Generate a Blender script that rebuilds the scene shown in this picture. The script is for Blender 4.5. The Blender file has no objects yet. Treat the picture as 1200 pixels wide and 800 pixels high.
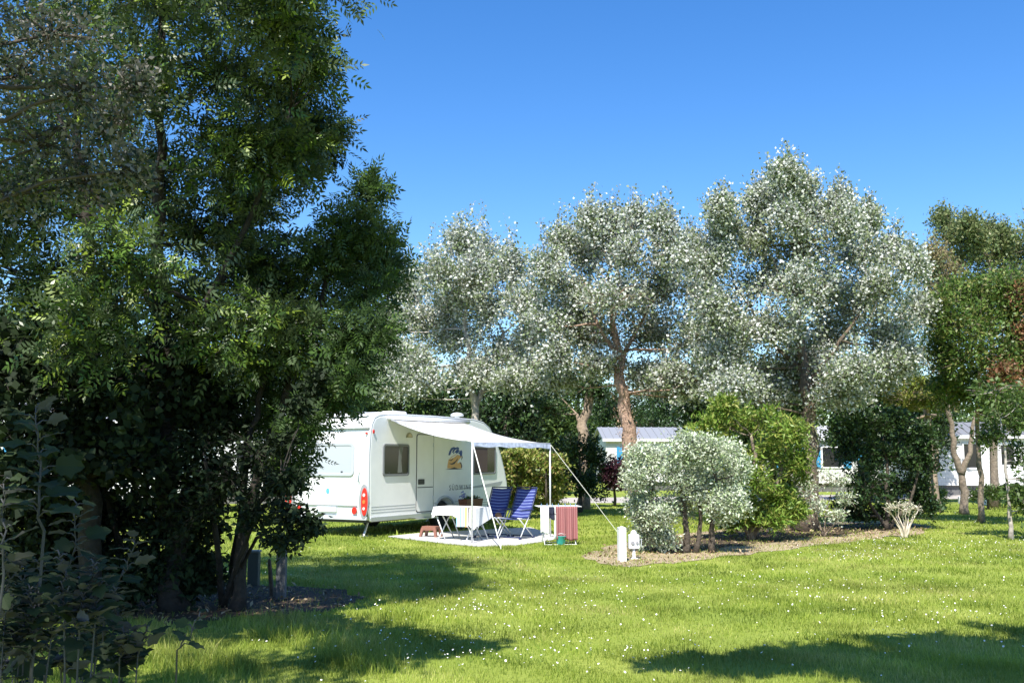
import bpy, bmesh, math, random
import numpy as np
from mathutils import Vector, Matrix
R=math.radians; PI=math.pi
S=bpy.context.scene; C=S.collection
rng=np.random.default_rng(7); random.seed(7)
# ------------------------------------------------------------------ camera maths
F=1167.0; TH=math.atan(139/F); CT,ST=math.cos(TH),math.sin(TH); H=1.6
def ray(px,py):
    a=(px-600)/F; u=(400-py)/F
    return a,CT-u*ST,ST+u*CT
def P(px,py,Y):
    r=ray(px,py); t=Y/r[1]; return Vector((r[0]*t,Y,H+r[2]*t))
def G(px,py,z=0.0):
    r=ray(px,py); t=(z-H)/r[2]; return Vector((r[0]*t,r[1]*t,z))
def GX(px,Y,z=0.0):
    return Vector(((px-600)/F*(Y*CT+(z-H)*ST),Y,z))
# ------------------------------------------------------------------ materials
MATS={}
def nt(name):
    m=bpy.data.materials.new(name); m.use_nodes=True; m.node_tree.nodes.clear(); return m,m.node_tree.nodes,m.node_tree.links
def mat(name,col,rough=.6,metal=0.0,noise=0,amt=.25,bump=0,bscale=40,trans=0.0,spec=.5,alpha=None):
    if name in MATS: return MATS[name]
    m,n,l=nt(name)
    out=n.new('ShaderNodeOutputMaterial'); b=n.new('ShaderNodeBsdfPrincipled')
    b.inputs['Base Color'].default_value=(*col,1); b.inputs['Roughness'].default_value=rough; b.inputs['Metallic'].default_value=metal
    b.inputs['Specular IOR Level'].default_value=spec
    tc=n.new('ShaderNodeTexCoord')
    if noise:
        t=n.new('ShaderNodeTexNoise'); t.inputs['Scale'].default_value=noise; t.inputs['Detail'].default_value=6
        l.new(tc.outputs['Object'],t.inputs['Vector'])
        r=n.new('ShaderNodeValToRGB'); r.color_ramp.elements[0].position=.3; r.color_ramp.elements[1].position=.7
        r.color_ramp.elements[0].color=(*[c*(1-amt) for c in col],1); r.color_ramp.elements[1].color=(*[min(1,c*(1+amt)) for c in col],1)
        l.new(t.outputs['Fac'],r.inputs['Fac']); l.new(r.outputs['Color'],b.inputs['Base Color'])
    if bump:
        t2=n.new('ShaderNodeTexNoise'); t2.inputs['Scale'].default_value=bscale; t2.inputs['Detail'].default_value=5
        l.new(tc.outputs['Object'],t2.inputs['Vector'])
        bp=n.new('ShaderNodeBump'); bp.inputs['Strength'].default_value=bump; bp.inputs['Distance'].default_value=.02
        l.new(t2.outputs['Fac'],bp.inputs['Height']); l.new(bp.outputs['Normal'],b.inputs['Normal'])
    if trans:
        tr=n.new('ShaderNodeBsdfTranslucent'); tr.inputs['Color'].default_value=(*col,1); mx=n.new('ShaderNodeMixShader')
        mx.inputs[0].default_value=trans; l.new(b.outputs[0],mx.inputs[1]); l.new(tr.outputs[0],mx.inputs[2]); l.new(mx.outputs[0],out.inputs[0])
    else: l.new(b.outputs[0],out.inputs[0])
    MATS[name]=m; return m
def leafmat(name,cols,back=None,rough=.45,trans=.3,patch=0.25,tcol=None,pscale=1.2):
    """cols: list of colours picked by the per-leaf random attribute; back: underside colour"""
    if name in MATS: return MATS[name]
    m,n,l=nt(name)
    out=n.new('ShaderNodeOutputMaterial'); b=n.new('ShaderNodeBsdfPrincipled'); b.inputs['Roughness'].default_value=rough
    b.inputs['Specular IOR Level'].default_value=.35
    a=n.new('ShaderNodeAttribute'); a.attribute_name='rnd'
    r=n.new('ShaderNodeValToRGB'); r.color_ramp.interpolation='LINEAR'
    els=r.color_ramp.elements
    while len(els)<len(cols): els.new(.5)
    for i,c in enumerate(cols):
        els[i].position=i/max(1,len(cols)-1); 
    for i,c in enumerate(cols): els[i].color=(*c,1)
    l.new(a.outputs['Fac'],r.inputs['Fac'])
    col=r.outputs['Color']
    # slow variation through the plant: whole branches a little yellower or darker
    tc=n.new('ShaderNodeTexCoord'); t=n.new('ShaderNodeTexNoise'); t.inputs['Scale'].default_value=pscale; t.inputs['Detail'].default_value=3
    l.new(tc.outputs['Object'],t.inputs['Vector'])
    hs=n.new('ShaderNodeHueSaturation'); mr=n.new('ShaderNodeMapRange')
    mr.inputs['From Min'].default_value=.3; mr.inputs['From Max'].default_value=.7; mr.inputs['To Min'].default_value=1-patch; mr.inputs['To Max'].default_value=1+patch
    l.new(t.outputs['Fac'],mr.inputs['Value']); l.new(mr.outputs[0],hs.inputs['Value']); l.new(col,hs.inputs['Color']); col=hs.outputs['Color']
    if back:
        g=n.new('ShaderNodeNewGeometry'); mx=n.new('ShaderNodeMixRGB'); mx.inputs[2].default_value=(*back,1)
        l.new(g.outputs['Backfacing'],mx.inputs[0]); l.new(col,mx.inputs[1]); col=mx.outputs[0]
    l.new(col,b.inputs['Base Color'])
    tr=n.new('ShaderNodeBsdfTranslucent'); l.new(col,tr.inputs['Color'])
    if tcol: 
        l.new(r.outputs['Color'],tr.inputs['Color'])
    mx2=n.new('ShaderNodeMixShader'); mx2.inputs[0].default_value=trans
    l.new(b.outputs[0],mx2.inputs[1]); l.new(tr.outputs[0],mx2.inputs[2]); l.new(mx2.outputs[0],out.inputs[0])
    MATS[name]=m; return m
# ------------------------------------------------------------------ objects
def tag(o,label=None,cat=None,group=None,kind=None):
    if label: o['label']=label
    if cat: o['category']=cat
    if group: o['group']=group
    if kind: o['kind']=kind
    return o
def empty(name,loc,rz=0,**k):
    o=bpy.data.objects.new(name,None); C.objects.link(o); o.location=loc; o.rotation_euler=(0,0,rz); o.empty_display_size=.3
    return tag(o,**k)
def link(name,me,m,parent=None,bevel=0,smooth=False):
    o=bpy.data.objects.new(name,me); C.objects.link(o)
    if m: me.materials.append(m)
    if parent: o.parent=parent
    if smooth:
        me.shade_smooth()
    if bevel:
        md=o.modifiers.new('bevel','BEVEL'); md.width=bevel; md.segments=2; md.limit_method='ANGLE'; md.angle_limit=R(35)
        try: md.harden_normals=False
        except: pass
    return o
def rrect(a0,a1,b0,b1,r,n=5):
    p=[]
    for cx,cy,st in ((a1-r,b1-r,0),(a0+r,b1-r,90),(a0+r,b0+r,180),(a1-r,b0+r,270)):
        for k in range(n+1):
            t=R(st+90*k/n); p.append((cx+r*math.cos(t),cy+r*math.sin(t)))
    return p
def ell(cx,cy,ra,rb,n=24): return [(cx+ra*math.cos(2*PI*k/n),cy+rb*math.sin(2*PI*k/n)) for k in range(n)]
class MB:
    def __init__(s): s.v=[]; s.f=[]; s.st=[]
    def add(s,v,f):
        s.st.append(len(s.v)); o=len(s.v); s.v+= [tuple(x) for x in v]; s.f+=[tuple(i+o for i in q) for q in f]; return s
    def box(s,x0,x1,y0,y1,z0,z1,M=None):
        v=[Vector((x,y,z)) for x in (x0,x1) for y in (y0,y1) for z in (z0,z1)]
        if M: v=[M@p for p in v]
        return s.add(v,[(0,1,3,2),(4,6,7,5),(0,4,5,1),(2,3,7,6),(0,2,6,4),(1,5,7,3)])
    def tube(s,pts,r,n=8,cap=True):
        pts=[Vector(p) for p in pts]; 
        if not isinstance(r,(list,tuple)): r=[r]*len(pts)
        v=[];f=[]; up=None
        for i,p in enumerate(pts):
            d=(pts[min(i+1,len(pts)-1)]-pts[max(i-1,0)])
            if d.length<1e-9: d=Vector((0,0,1))
            d.normalize()
            if up is None: up=Vector((1,0,0)) if abs(d.x)<.8 else Vector((0,1,0))
            a=(up-d*up.dot(d)).normalized(); b=d.cross(a); up=a
            for k in range(n):
                t=2*PI*k/n; v.append(p+(a*math.cos(t)+b*math.sin(t))*r[i])
        for i in range(len(pts)-1):
            for k in range(n):
                k2=(k+1)%n; f.append((i*n+k,i*n+k2,(i+1)*n+k2,(i+1)*n+k))
        if cap: f.append(tuple(range(n-1,-1,-1))); f.append(tuple((len(pts)-1)*n+k for k in range(n)))
        return s.add(v,f)
    def prism(s,poly,mp,d0,d1):
        n=len(poly); v=[mp(a,b,d0) for a,b in poly]+[mp(a,b,d1) for a,b in poly]
        f=[tuple(range(n-1,-1,-1)),tuple(range(n,2*n))]+[(k,(k+1)%n,n+(k+1)%n,n+k) for k in range(n)]
        return s.add(v,f)
    def ring(s,po,pi,mp,d0,d1):
        n=len(po); v=[mp(a,b,d) for d in (d0,d1) for q in (po,pi) for a,b in q]
        f=[]
        for k in range(n):
            j=(k+1)%n
            f+=[(k,j,n+j,n+k),(2*n+k,3*n+k,3*n+j,2*n+j),(k,2*n+k,2*n+j,j),(n+k,n+j,3*n+j,3*n+k)]
        return s.add(v,f)
    def lathe(s,prof,c=(0,0,0),n=20,axis='z'):
        v=[];f=[]
        for r,z in prof:
            for k in range(n):
                t=2*PI*k/n; a,b=r*math.cos(t),r*math.sin(t)
                q={'z':(a,b,z),'y':(a,z,b),'x':(z,a,b)}[axis]
                v.append((c[0]+q[0],c[1]+q[1],c[2]+q[2]))
        for i in range(len(prof)-1):
            for k in range(n):
                j=(k+1)%n; f.append((i*n+k,i*n+j,(i+1)*n+j,(i+1)*n+k))
        f.append(tuple(range(n-1,-1,-1))); f.append(tuple((len(prof)-1)*n+k for k in range(n)))
        return s.add(v,f)
    def build_each(s,name,m,parent=None,off=None,bevel=0,smooth=False):
        st=s.st+[len(s.v)]; r=[]
        for i in range(len(st)-1):
            a,b=st[i],st[i+1]; q=MB(); q.v=s.v[a:b]; q.f=[tuple(k-a for k in f) for f in s.f if a<=f[0]<b]; r.append(q.build(name,m,parent,off,bevel,smooth))
        return r
    def build(s,name,m,parent=None,off=None,bevel=0,smooth=False,recalc=True):
        v=s.v
        if off is not None: v=[(a-off[0],b-off[1],c-off[2]) for a,b,c in v]
        me=bpy.data.meshes.new(name); me.from_pydata(v,[],s.f); 
        if recalc:
            bm=bmesh.new(); bm.from_mesh(me); bmesh.ops.recalc_face_normals(bm,faces=bm.faces); bm.to_mesh(me); bm.free()
        me.update(); return link(name,me,m,parent,bevel,smooth)
def npmesh(name,V,Fc,rnd,m,parent=None,per=None):
    """V (n,3), Fc (m,k) faces of one size; rnd per vertex"""
    me=bpy.data.meshes.new(name); nv=len(V); nf,k=Fc.shape
    me.vertices.add(nv); me.vertices.foreach_set('co',np.ascontiguousarray(V,dtype=np.float32).ravel())
    me.loops.add(nf*k); me.loops.foreach_set('vertex_index',np.ascontiguousarray(Fc,dtype=np.int32).ravel())
    me.polygons.add(nf); me.polygons.foreach_set('loop_start',np.arange(0,nf*k,k,dtype=np.int32)); me.polygons.foreach_set('loop_total',np.full(nf,k,dtype=np.int32))
    me.update(calc_edges=True)
    if rnd is not None:
        at=me.attributes.new('rnd','FLOAT','POINT'); at.data.foreach_set('value',np.ascontiguousarray(rnd,dtype=np.float32))
    return link(name,me,m,parent)
# leaf templates: x across, y along, z normal; quads only
def T_rhomb(w=.5,fold=.12): return np.array([(0,0,0),(w/2,.45,fold),(0,1,0),(-w/2,.45,fold)],float),np.array([(0,1,2,3)])
def T_round():
    v=[(0,0,0),(.32,.12,.05),(.42,.55,.08),(.12,.95,-.03),(-.12,.95,-.03),(-.42,.55,.08),(-.32,.12,.05),(0,.5,-.02)]
    return np.array(v,float),np.array([(0,1,2,7),(7,2,3,4),(0,7,5,6),(7,4,5,7)][:3])
def T_pinnate(n=4,w=.2):
    V=[];Fc=[]
    def lf(o,d,L):
        o=np.array(o);d=np.array(d)/np.linalg.norm(d); s=np.cross(d,(0,0,1)); s/=np.linalg.norm(s)
        b=len(V); V.extend([o,o+d*L*.45+s*L*w*.9+(0,0,-.01),o+d*L+(0,0,-.04),o+d*L*.45-s*L*w*.9+(0,0,-.01)]); Fc.append((b,b+1,b+2,b+3))
    for i in range(n):
        y=.22+.62*i/(n-1); z=-.25*y*y
        for sg in (-1,1): lf((0,y,z),(sg*.85,.5,-.12),.36-.05*abs(i-1.3))
    lf((0,.86,-.2),(0,1,-.25),.38)
    return np.array(V,float),np.array(Fc)
def T_blade(): return np.array([(-.5,0,0),(.5,0,0),(.35,.6,.12),(-.35,.6,.12)],float),np.array([(0,1,2,3)])
def rand_dirs(n,up=0.0,g=None):
    g=g or rng; d=g.normal(size=(n,3)); d/=np.linalg.norm(d,axis=1,keepdims=True); d[:,2]+=up; d/=np.linalg.norm(d,axis=1,keepdims=True); return d
def scatter(name,tmpl,pos,N,Yd,size,m,parent,off):
    TV,TF=tmpl; n=len(pos)
    Yd=Yd-N*np.sum(Yd*N,axis=1,keepdims=True); ln=np.linalg.norm(Yd,axis=1,keepdims=True); ln[ln<1e-6]=1; Yd=Yd/ln
    X=np.cross(Yd,N)
    s=size[:,None,None]
    V=pos[:,None,:]+s*(TV[None,:,0:1]*X[:,None,:]+TV[None,:,1:2]*Yd[:,None,:]+TV[None,:,2:3]*N[:,None,:])
    k=len(TV); V=V.reshape(-1,3)-np.array(off)[None,:]
    Fc=(TF[None,:,:]+(np.arange(n)*k)[:,None,None]).reshape(-1,TF.shape[1])
    rnd=np.repeat(rng.random(n),k)
    return npmesh(name,V,Fc,rnd,m,parent)
def LB(px,py,rx,ry,Y,dY=0.0,dep=None):
    Y2=Y+dY; c=P(px,py,Y2); return (np.array(c),np.array((rx*Y2/F,(dep if dep else rx*Y2/F),ry*Y2/F)))
def plant(name,label,cat,base,stems,lobes,tmpl,lsize,lmat,bmat,twigs=22,per=60,spread=.12,up=.5,leafup=.3,group=None,
          limb=.05,hang=0.0,ivy=None,seed=1,twr=.006,maxz=None,crown='crown',plume=0):
    """stems: list of (points, r0, r1) in world coordinates; lobes: list of (centre, radii) that carry twigs and leaves"""
    g=np.random.default_rng(seed); base=Vector(base)
    root=empty(name,base,label=label,cat=cat,group=group)
    mb=MB(); nodes=[]
    for pts,r0,r1 in stems:
        pts=[Vector(p) for p in pts]; q=[]
        for i in range(len(pts)-1):
            for k in range(4): q.append(pts[i].lerp(pts[i+1],k/4))
        q.append(pts[-1]); n=len(q); rr=[]
        for i in range(n):
            t=i/(n-1); r=r0+(r1-r0)*t; 
            if i==0: r*=1.35
            rr.append(r*g.uniform(.93,1.07))
            if 0<i<n-1: q[i]=q[i]+Vector(g.normal(size=3))*r0*.22
            nodes.append((q[i],r))
        mb.tube(q,rr,9)
    pos=[];sx=[]
    for c,rad in lobes:
        cv=Vector(c)
        best=min(nodes,key=lambda nd:(nd[0]-cv).length+ (2.0 if nd[0].z>cv.z else 0)*.5)
        a=best[0]; L=(cv-a).length; r=min(best[1]*.75,limb)*g.uniform(.8,1.1)
        mid=a.lerp(cv,.5)+Vector((g.normal()*.08*L,g.normal()*.08*L,-.06*L))
        lp=[a,a.lerp(mid,.5)+Vector(g.normal(size=3))*.02*L,mid,mid.lerp(cv,.5)+Vector(g.normal(size=3))*.03*L,cv]
        mb.tube(lp,[r,r*.8,r*.65,r*.5,r*.35],6,cap=False)
        D=rand_dirs(twigs,up,g)
        if plume:
            e_=g.normal(size=(plume,3))*.28; e_[:,2]=g.uniform(1.45,2.1,plume); D=np.concatenate([D,e_])
        for d in D:
            if np.linalg.norm(d)>1.3: e=c+d*rad*np.array((1,1,1.0))
            else: e=c+d*rad*(g.uniform(.6,1.1) if g.random()<.75 else g.uniform(1.1,1.45)); s0=c+d*rad*.08
            md=(s0+e)/2+g.normal(size=3)*.1*np.linalg.norm(e-s0)
            mb.tube([s0,md,e],[r*.3+twr*.3,twr,twr*.4],3,cap=False)
            k=g.poisson(per*(.45 if np.linalg.norm(d)>1.3 else 1)); u=g.random(k)**.75
            uu=u[:,None]; pt=(1-uu)**2*s0+2*uu*(1-uu)*md+uu**2*e
            pos.append(pt+g.normal(size=(k,3))*spread*(1.1-.5*uu)*(.6 if np.linalg.norm(d)>1.3 else 1)); sx.append(np.repeat((e-s0)[None,:],k,0))
    tr=mb.build('trunk' if 'tree' in name else 'stems',bmat,root,off=base,smooth=True)
    pos=np.concatenate(pos); out=np.concatenate(sx); out/=np.linalg.norm(out,axis=1,keepdims=True)+1e-9
    keep=pos[:,2]>.03
    pos=pos[keep];out=out[keep];n=len(pos)
    N=rand_dirs(n,leafup,g); Yd=out+g.normal(size=(n,3))*.8; Yd[:,2]-=hang
    scatter(crown if 'tree' in name else 'foliage',tmpl,pos,N,Yd,lsize*g.uniform(.55,1.35,n),lmat,root,base)
    if ivy:
        im,cnt,sz,r_,z0,z1=ivy; pts,r0,r1=stems[0]; pts=[np.array(p) for p in pts]
        seg=g.integers(0,len(pts)-1,cnt); u=g.random(cnt)[:,None]; A=np.array(pts)
        q=A[seg]*(1-u)+A[seg+1]*u; D=g.normal(size=(cnt,3)); D[:,2]*=.2; D/=np.linalg.norm(D,axis=1,keepdims=True)
        q=q+D*(r_*g.uniform(.6,1.25,cnt))[:,None]; kk=(q[:,2]>z0)&(q[:,2]<z1); q=q[kk];D=D[kk]; n=len(q)
        N=D+g.normal(size=(n,3))*.5; N/=np.linalg.norm(N,axis=1,keepdims=True); Yd=g.normal(size=(n,3)); Yd[:,2]-=.8
        scatter('ivy',T_rhomb(.7),q,N,Yd,sz*g.uniform(.6,1.3,n),im,root,base)
    return root
# ------------------------------------------------------------------ world, sun, camera
SUNAZ=np.array((-.25,-.97)); SUNAZ/=np.linalg.norm(SUNAZ); EL=R(54)
w=bpy.data.worlds.new('World'); S.world=w; w.use_nodes=True; wn=w.node_tree
bg=wn.nodes['Background']; sk=wn.nodes.new('ShaderNodeTexSky'); sk.sky_type='NISHITA'; sk.sun_disc=False
sk.sun_elevation=EL; sk.sun_rotation=math.atan2(SUNAZ[0],SUNAZ[1])%(2*PI); sk.air_density=1.0; sk.dust_density=.25; sk.ozone_density=3.0; sk.altitude=0
hs=wn.nodes.new('ShaderNodeHueSaturation'); hs.inputs['Saturation'].default_value=1.32; hs.inputs['Value'].default_value=1.2; hs.inputs['Hue'].default_value=.507
wn.links.new(sk.outputs[0],hs.inputs['Color']); wn.links.new(hs.outputs[0],bg.inputs[0]); bg.inputs[1].default_value=.106
sd=bpy.data.lights.new('sun','SUN'); sd.energy=5.0; sd.angle=R(.53); sd.color=(1,.95,.87)
so=bpy.data.objects.new('sun',sd); C.objects.link(so)
so.rotation_euler=Vector((SUNAZ[0]*math.cos(EL),SUNAZ[1]*math.cos(EL),math.sin(EL))).to_track_quat('Z','Y').to_euler()
cd=bpy.data.cameras.new('camera'); cam=bpy.data.objects.new('camera',cd); C.objects.link(cam)
cam.location=(0,0,H); cam.rotation_euler=(PI/2+TH,0,0); cd.sensor_width=36; cd.lens=36*F/1200; cd.clip_end=1500; cd.clip_start=.05
S.camera=cam
S.view_settings.view_transform='Standard'; S.view_settings.look='None'; S.view_settings.exposure=.84; S.view_settings.gamma=1
# ------------------------------------------------------------------ ground
def ground_mat(name,cA,cB,cC,scale=1.0,bump=.6):
    m,n,l=nt(name); out=n.new('ShaderNodeOutputMaterial'); b=n.new('ShaderNodeBsdfPrincipled'); b.inputs['Roughness'].default_value=.9; b.inputs['Specular IOR Level'].default_value=.15
    tc=n.new('ShaderNodeTexCoord'); t1=n.new('ShaderNodeTexNoise'); t1.inputs['Scale'].default_value=.35*scale; t1.inputs['Detail'].default_value=5
    t2=n.new('ShaderNodeTexNoise'); t2.inputs['Scale'].default_value=9*scale; t2.inputs['Detail'].default_value=8; t2.inputs['Roughness'].default_value=.7
    for t in (t1,t2): l.new(tc.outputs['Object'],t.inputs['Vector'])
    r1=n.new('ShaderNodeValToRGB'); r1.color_ramp.elements[0].color=(*cA,1); r1.color_ramp.elements[1].color=(*cB,1); r1.color_ramp.elements[0].position=.35; r1.color_ramp.elements[1].position=.65
    r2=n.new('ShaderNodeValToRGB'); r2.color_ramp.elements[0].position=.52; r2.color_ramp.elements[1].position=.72
    mx=n.new('ShaderNodeMixRGB'); mx.inputs[2].default_value=(*cC,1)
    l.new(t1.outputs['Fac'],r1.inputs[0]); l.new(t2.outputs['Fac'],r2.inputs[0]); l.new(r2.outputs[0],mx.inputs[0]); l.new(r1.outputs[0],mx.inputs[1])
    l.new(mx.outputs[0],b.inputs['Base Color'])
    bp=n.new('ShaderNodeBump'); bp.inputs['Strength'].default_value=bump; bp.inputs['Distance'].default_value=.03; l.new(t2.outputs['Fac'],bp.inputs['Height']); l.new(bp.outputs[0],b.inputs['Normal'])
    l.new(b.outputs[0],out.inputs[0]); return m
M_lawn=ground_mat('lawn',(.19,.25,.038),(.27,.315,.06),(.13,.18,.025))
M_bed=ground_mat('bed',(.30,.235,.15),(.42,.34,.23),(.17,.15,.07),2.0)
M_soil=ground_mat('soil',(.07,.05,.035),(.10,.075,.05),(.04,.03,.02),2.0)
M_road=ground_mat('road',(.38,.35,.32),(.46,.42,.38),(.33,.30,.28),1.0,.2)
def sheet(name,poly,z,m,sub=None):
    me=bpy.data.meshes.new(name); me.from_pydata([(x,y,z) for x,y in poly],[],[tuple(range(len(poly)))]); me.update()
    if me.polygons[0].normal.z<0: me.flip_normals()
    o=link(name,me,m); o['kind']='structure'; return o
sheet('lawn',[(-400,-60),(400,-60),(400,700),(-400,700)],0,M_lawn)
def rag(pts,amp=.12,sub=5,z=.004):
    out=[]
    n=len(pts)
    for i in range(n):
        a,b=Vector(pts[i][:2]),Vector(pts[(i+1)%n][:2])
        for k in range(sub):
            p=a.lerp(b,k/sub); L=(b-a).length
            out.append((p.x+random.gauss(0,amp*.5*min(1,L)),p.y+random.gauss(0,amp*min(1,L))))
    return out
BED=[G(*p) for p in ((682,652),(700,660),(735,664),(790,660),(860,651),(930,643),(1000,634),(1045,628),(1075,627),(1095,618),(1060,610),(960,612),(870,618),(760,630),(705,642))]
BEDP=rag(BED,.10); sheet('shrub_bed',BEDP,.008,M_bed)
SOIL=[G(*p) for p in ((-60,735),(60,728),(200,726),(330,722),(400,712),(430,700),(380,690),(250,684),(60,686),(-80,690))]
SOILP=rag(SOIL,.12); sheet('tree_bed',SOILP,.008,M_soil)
sheet('road',[(-60,36.5),(-5,37.5),(4,38),(14,41),(60,50),(60,56),(14,46.5),(4,43.5),(-5,43),(-60,42)],.006,M_road)
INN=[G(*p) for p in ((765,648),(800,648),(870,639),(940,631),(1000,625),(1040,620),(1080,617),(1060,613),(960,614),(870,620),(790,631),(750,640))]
sheet('bed_soil_shade',rag(INN,.12),.013,M_soil)  # dark inner sheet: part soil, part painted shade beneath the shrubs
def inpoly(x,y,poly):
    c=np.zeros(len(x),bool); n=len(poly)
    for i in range(n):
        x1,y1=poly[i][:2]; x2,y2=poly[(i+1)%n][:2]
        if y1==y2: continue
        k=((y1>y)!=(y2>y))&(x<(x2-x1)*(y-y1)/(y2-y1)+x1); c^=k
    return c
# caravan frame of reference
CAVA=R(61); XA=Vector((math.cos(CAVA),math.sin(CAVA),0)); YA=Vector((-math.sin(CAVA),math.cos(CAVA),0))
CORN=Vector((-2.96,21.0,0)); CORIG=CORN+XA*2.9+YA*1.125
def cav(s,n,z): return CORN+XA*s-YA*n+Vector((0,0,z))     # s along the side, n out from it
MAT=[G(*p) for p in ((455,629),(480,632),(520,637),(560,640.5),(610,639),(645,634),(658,630))]+[cav(4.3,1.5,0),cav(1.4,.25,0)]
# ------------------------------------------------------------------ grass
def grass():
    parts=[]
    def zone(y0,y1,dens,w,h):
        x1=.56*y1+.6; area=2*x1*(y1-y0); n=int(area*dens)
        x=rng.uniform(-x1,x1,n); y=rng.uniform(y0,y1,n); k=(np.abs(x)<.55*y+.6)
        x,y=x[k],y[k]
        # tufts: pull blades together a little and leave thinner patches
        t=np.sin(x*3.1+np.sin(y*2.3)*2)*np.sin(y*2.7+np.sin(x*1.9)*2)
        k=rng.random(len(x))<.72+.35*t
        k&=~(inpoly(x,y,[tuple(p[:2]) for p in MAT])); 
        b=inpoly(x,y,BEDP)|inpoly(x,y,SOILP); k&=~b|(rng.random(len(x))<np.where(x>0,.42,.06))
        x,y,t=x[k],y[k],t[k]; n=len(x)
        hh=h*rng.gamma(6,1/6,n)*(1+.3*t)*(1+1.1*((x<-.9)&(y<10.6)&(np.sin(x*4+y*3)>-.3))); parts.append((x,y,hh,np.full(n,w)*rng.uniform(.6,1.4,n)))
    zone(5.2,9,4600,.0042,.034); zone(9,14,2600,.006,.032); zone(14,21,1000,.010,.032); zone(21,36,260,.020,.04)
    x,y,h,w=[np.concatenate(q) for q in zip(*parts)]; n=len(x)
    a=rng.uniform(0,2*PI,n); lean=rng.uniform(.1,.9,n); la=rng.uniform(0,2*PI,n)
    sx,sy=np.cos(a)*w*.5,np.sin(a)*w*.5; lx,ly=np.cos(la)*lean*h,np.sin(la)*lean*h
    V=np.zeros((n,5,3)); 
    V[:,0]=np.stack([x-sx,y-sy,0*x],1); V[:,1]=np.stack([x+sx,y+sy,0*x],1)
    V[:,2]=np.stack([x+sx*.8+lx*.35,y+sy*.8+ly*.35,h*.6],1); V[:,3]=np.stack([x-sx*.8+lx*.35,y-sy*.8+ly*.35,h*.6],1)
    V[:,4]=np.stack([x+lx,y+ly,h],1)
    me_F=np.stack([np.arange(n)*5+k for k in (0,1,2,3)],1)
    # quads plus a tip triangle, written as a degenerate-free second quad
    tip=np.stack([np.arange(n)*5+k for k in (3,2,4)],1)
    me=bpy.data.meshes.new('grass'); me.vertices.add(n*5); me.vertices.foreach_set('co',V.astype(np.float32).ravel())
    li=np.concatenate([me_F.ravel(),tip.ravel()]).astype(np.int32); me.loops.add(len(li)); me.loops.foreach_set('vertex_index',li)
    ls=np.concatenate([np.arange(n)*4,n*4+np.arange(n)*3]).astype(np.int32); lt=np.concatenate([np.full(n,4),np.full(n,3)]).astype(np.int32)
    me.polygons.add(2*n); me.polygons.foreach_set('loop_start',ls); me.polygons.foreach_set('loop_total',lt); me.update(calc_edges=True)
    at=me.attributes.new('rnd','FLOAT','POINT'); at.data.foreach_set('value',np.repeat(np.clip(rng.random(n)*.6+.2+.22*np.sin(x*1.1+2*np.sin(y*.5))*np.sin(y*.9+1.5*np.sin(x*.7))+.12*np.sin(x*3.7+y*2.1)+.1*np.sin(y*4.3-x*1.3),0,1),5).astype(np.float32))
    o=link('grass',me,leafmat('grassblade',[(.13,.20,.02),(.22,.295,.035),(.31,.365,.06),(.46,.44,.15)],rough=.6,trans=.35,patch=.38,pscale=.9)); tag(o,kind='stuff',label='short mown green lawn grass with yellow tips',cat='grass')
grass()
def daisies():
    cl=[]; 
    def patch(px,py,sx,sy,n):
        n=int(n*.85); c=G(px,py); x=rng.normal(c.x,sx,n); y=rng.normal(c.y,sy,n); cl.append(np.stack([x,y],1))
    patch(960,640,.8,.9,60); patch(1010,653,.45,.5,90); patch(1110,640,1.6,1.2,260); patch(1170,655,.8,.6,60); patch(1090,610,1.6,2.0,120); patch(1000,635,.8,.5,80)
    patch(900,700,1.8,1.0,90); patch(1100,720,1.0,.6,60); patch(850,690,2.5,1.5,130); patch(560,720,.7,.8,70); patch(530,760,.8,.5,90); patch(620,775,.9,.4,80); patch(600,700,1.2,1,60)
    patch(720,765,1.0,.6,60); patch(760,690,2,1.4,60); patch(1120,760,1.0,.4,40); patch(460,720,.6,.6,30); patch(1060,690,1.5,.8,60)
    x=rng.uniform(-9,11,200); y=rng.uniform(7,20,200); cl.append(np.stack([x,y],1))
    p=np.concatenate(cl); k=~inpoly(p[:,0],p[:,1],BEDP)&~inpoly(p[:,0],p[:,1],SOILP)&~inpoly(p[:,0],p[:,1],[tuple(q[:2]) for q in MAT])&(p[:,1]>6)
    p=p[k]; n=len(p); pos=np.concatenate([p,rng.uniform(.04,.085,(n,1))],1)
    me=bpy.data.meshes.new('daisies'); V=[];Fc=[];mi=[]
    for q in pos:
        r=random.uniform(.0045,.0085); nx,ny=random.gauss(0,.35)-.1,random.gauss(0,.35)-.35; b=len(V)
        for kk in range(8):
            t=kk*PI/4; rr=r; a_,b_=rr*math.cos(t),rr*math.sin(t); V.append((q[0]+a_,q[1]+b_,q[2]-nx*a_-ny*b_))
        Fc.append(tuple(range(b,b+8))); mi.append(0)
        b=len(V); r2=r*.35
        for kk in range(5):
            t=kk*2*PI/5; a_,b_=r2*math.cos(t),r2*math.sin(t); V.append((q[0]+a_,q[1]+b_,q[2]-nx*a_-ny*b_+.003))
        Fc.append(tuple(range(b,b+5))); mi.append(1)
        b=len(V); V+= [(q[0]-.001,q[1],0),(q[0]+.001,q[1],0),(q[0],q[1],q[2]-.001)]; Fc.append((b,b+1,b+2)); mi.append(2)
    me.from_pydata(V,[],Fc); me.update(); o=link('daisies',me,mat('petal',(.85,.85,.85),.6)); me.materials.append(mat('pollen',(.7,.5,.03),.7)); me.materials.append(mat('dstem',(.1,.2,.04),.7))
    me.polygons.foreach_set('material_index',mi); tag(o,kind='stuff',label='small white daisies scattered through the lawn',cat='daisies')
daisies()
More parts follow.
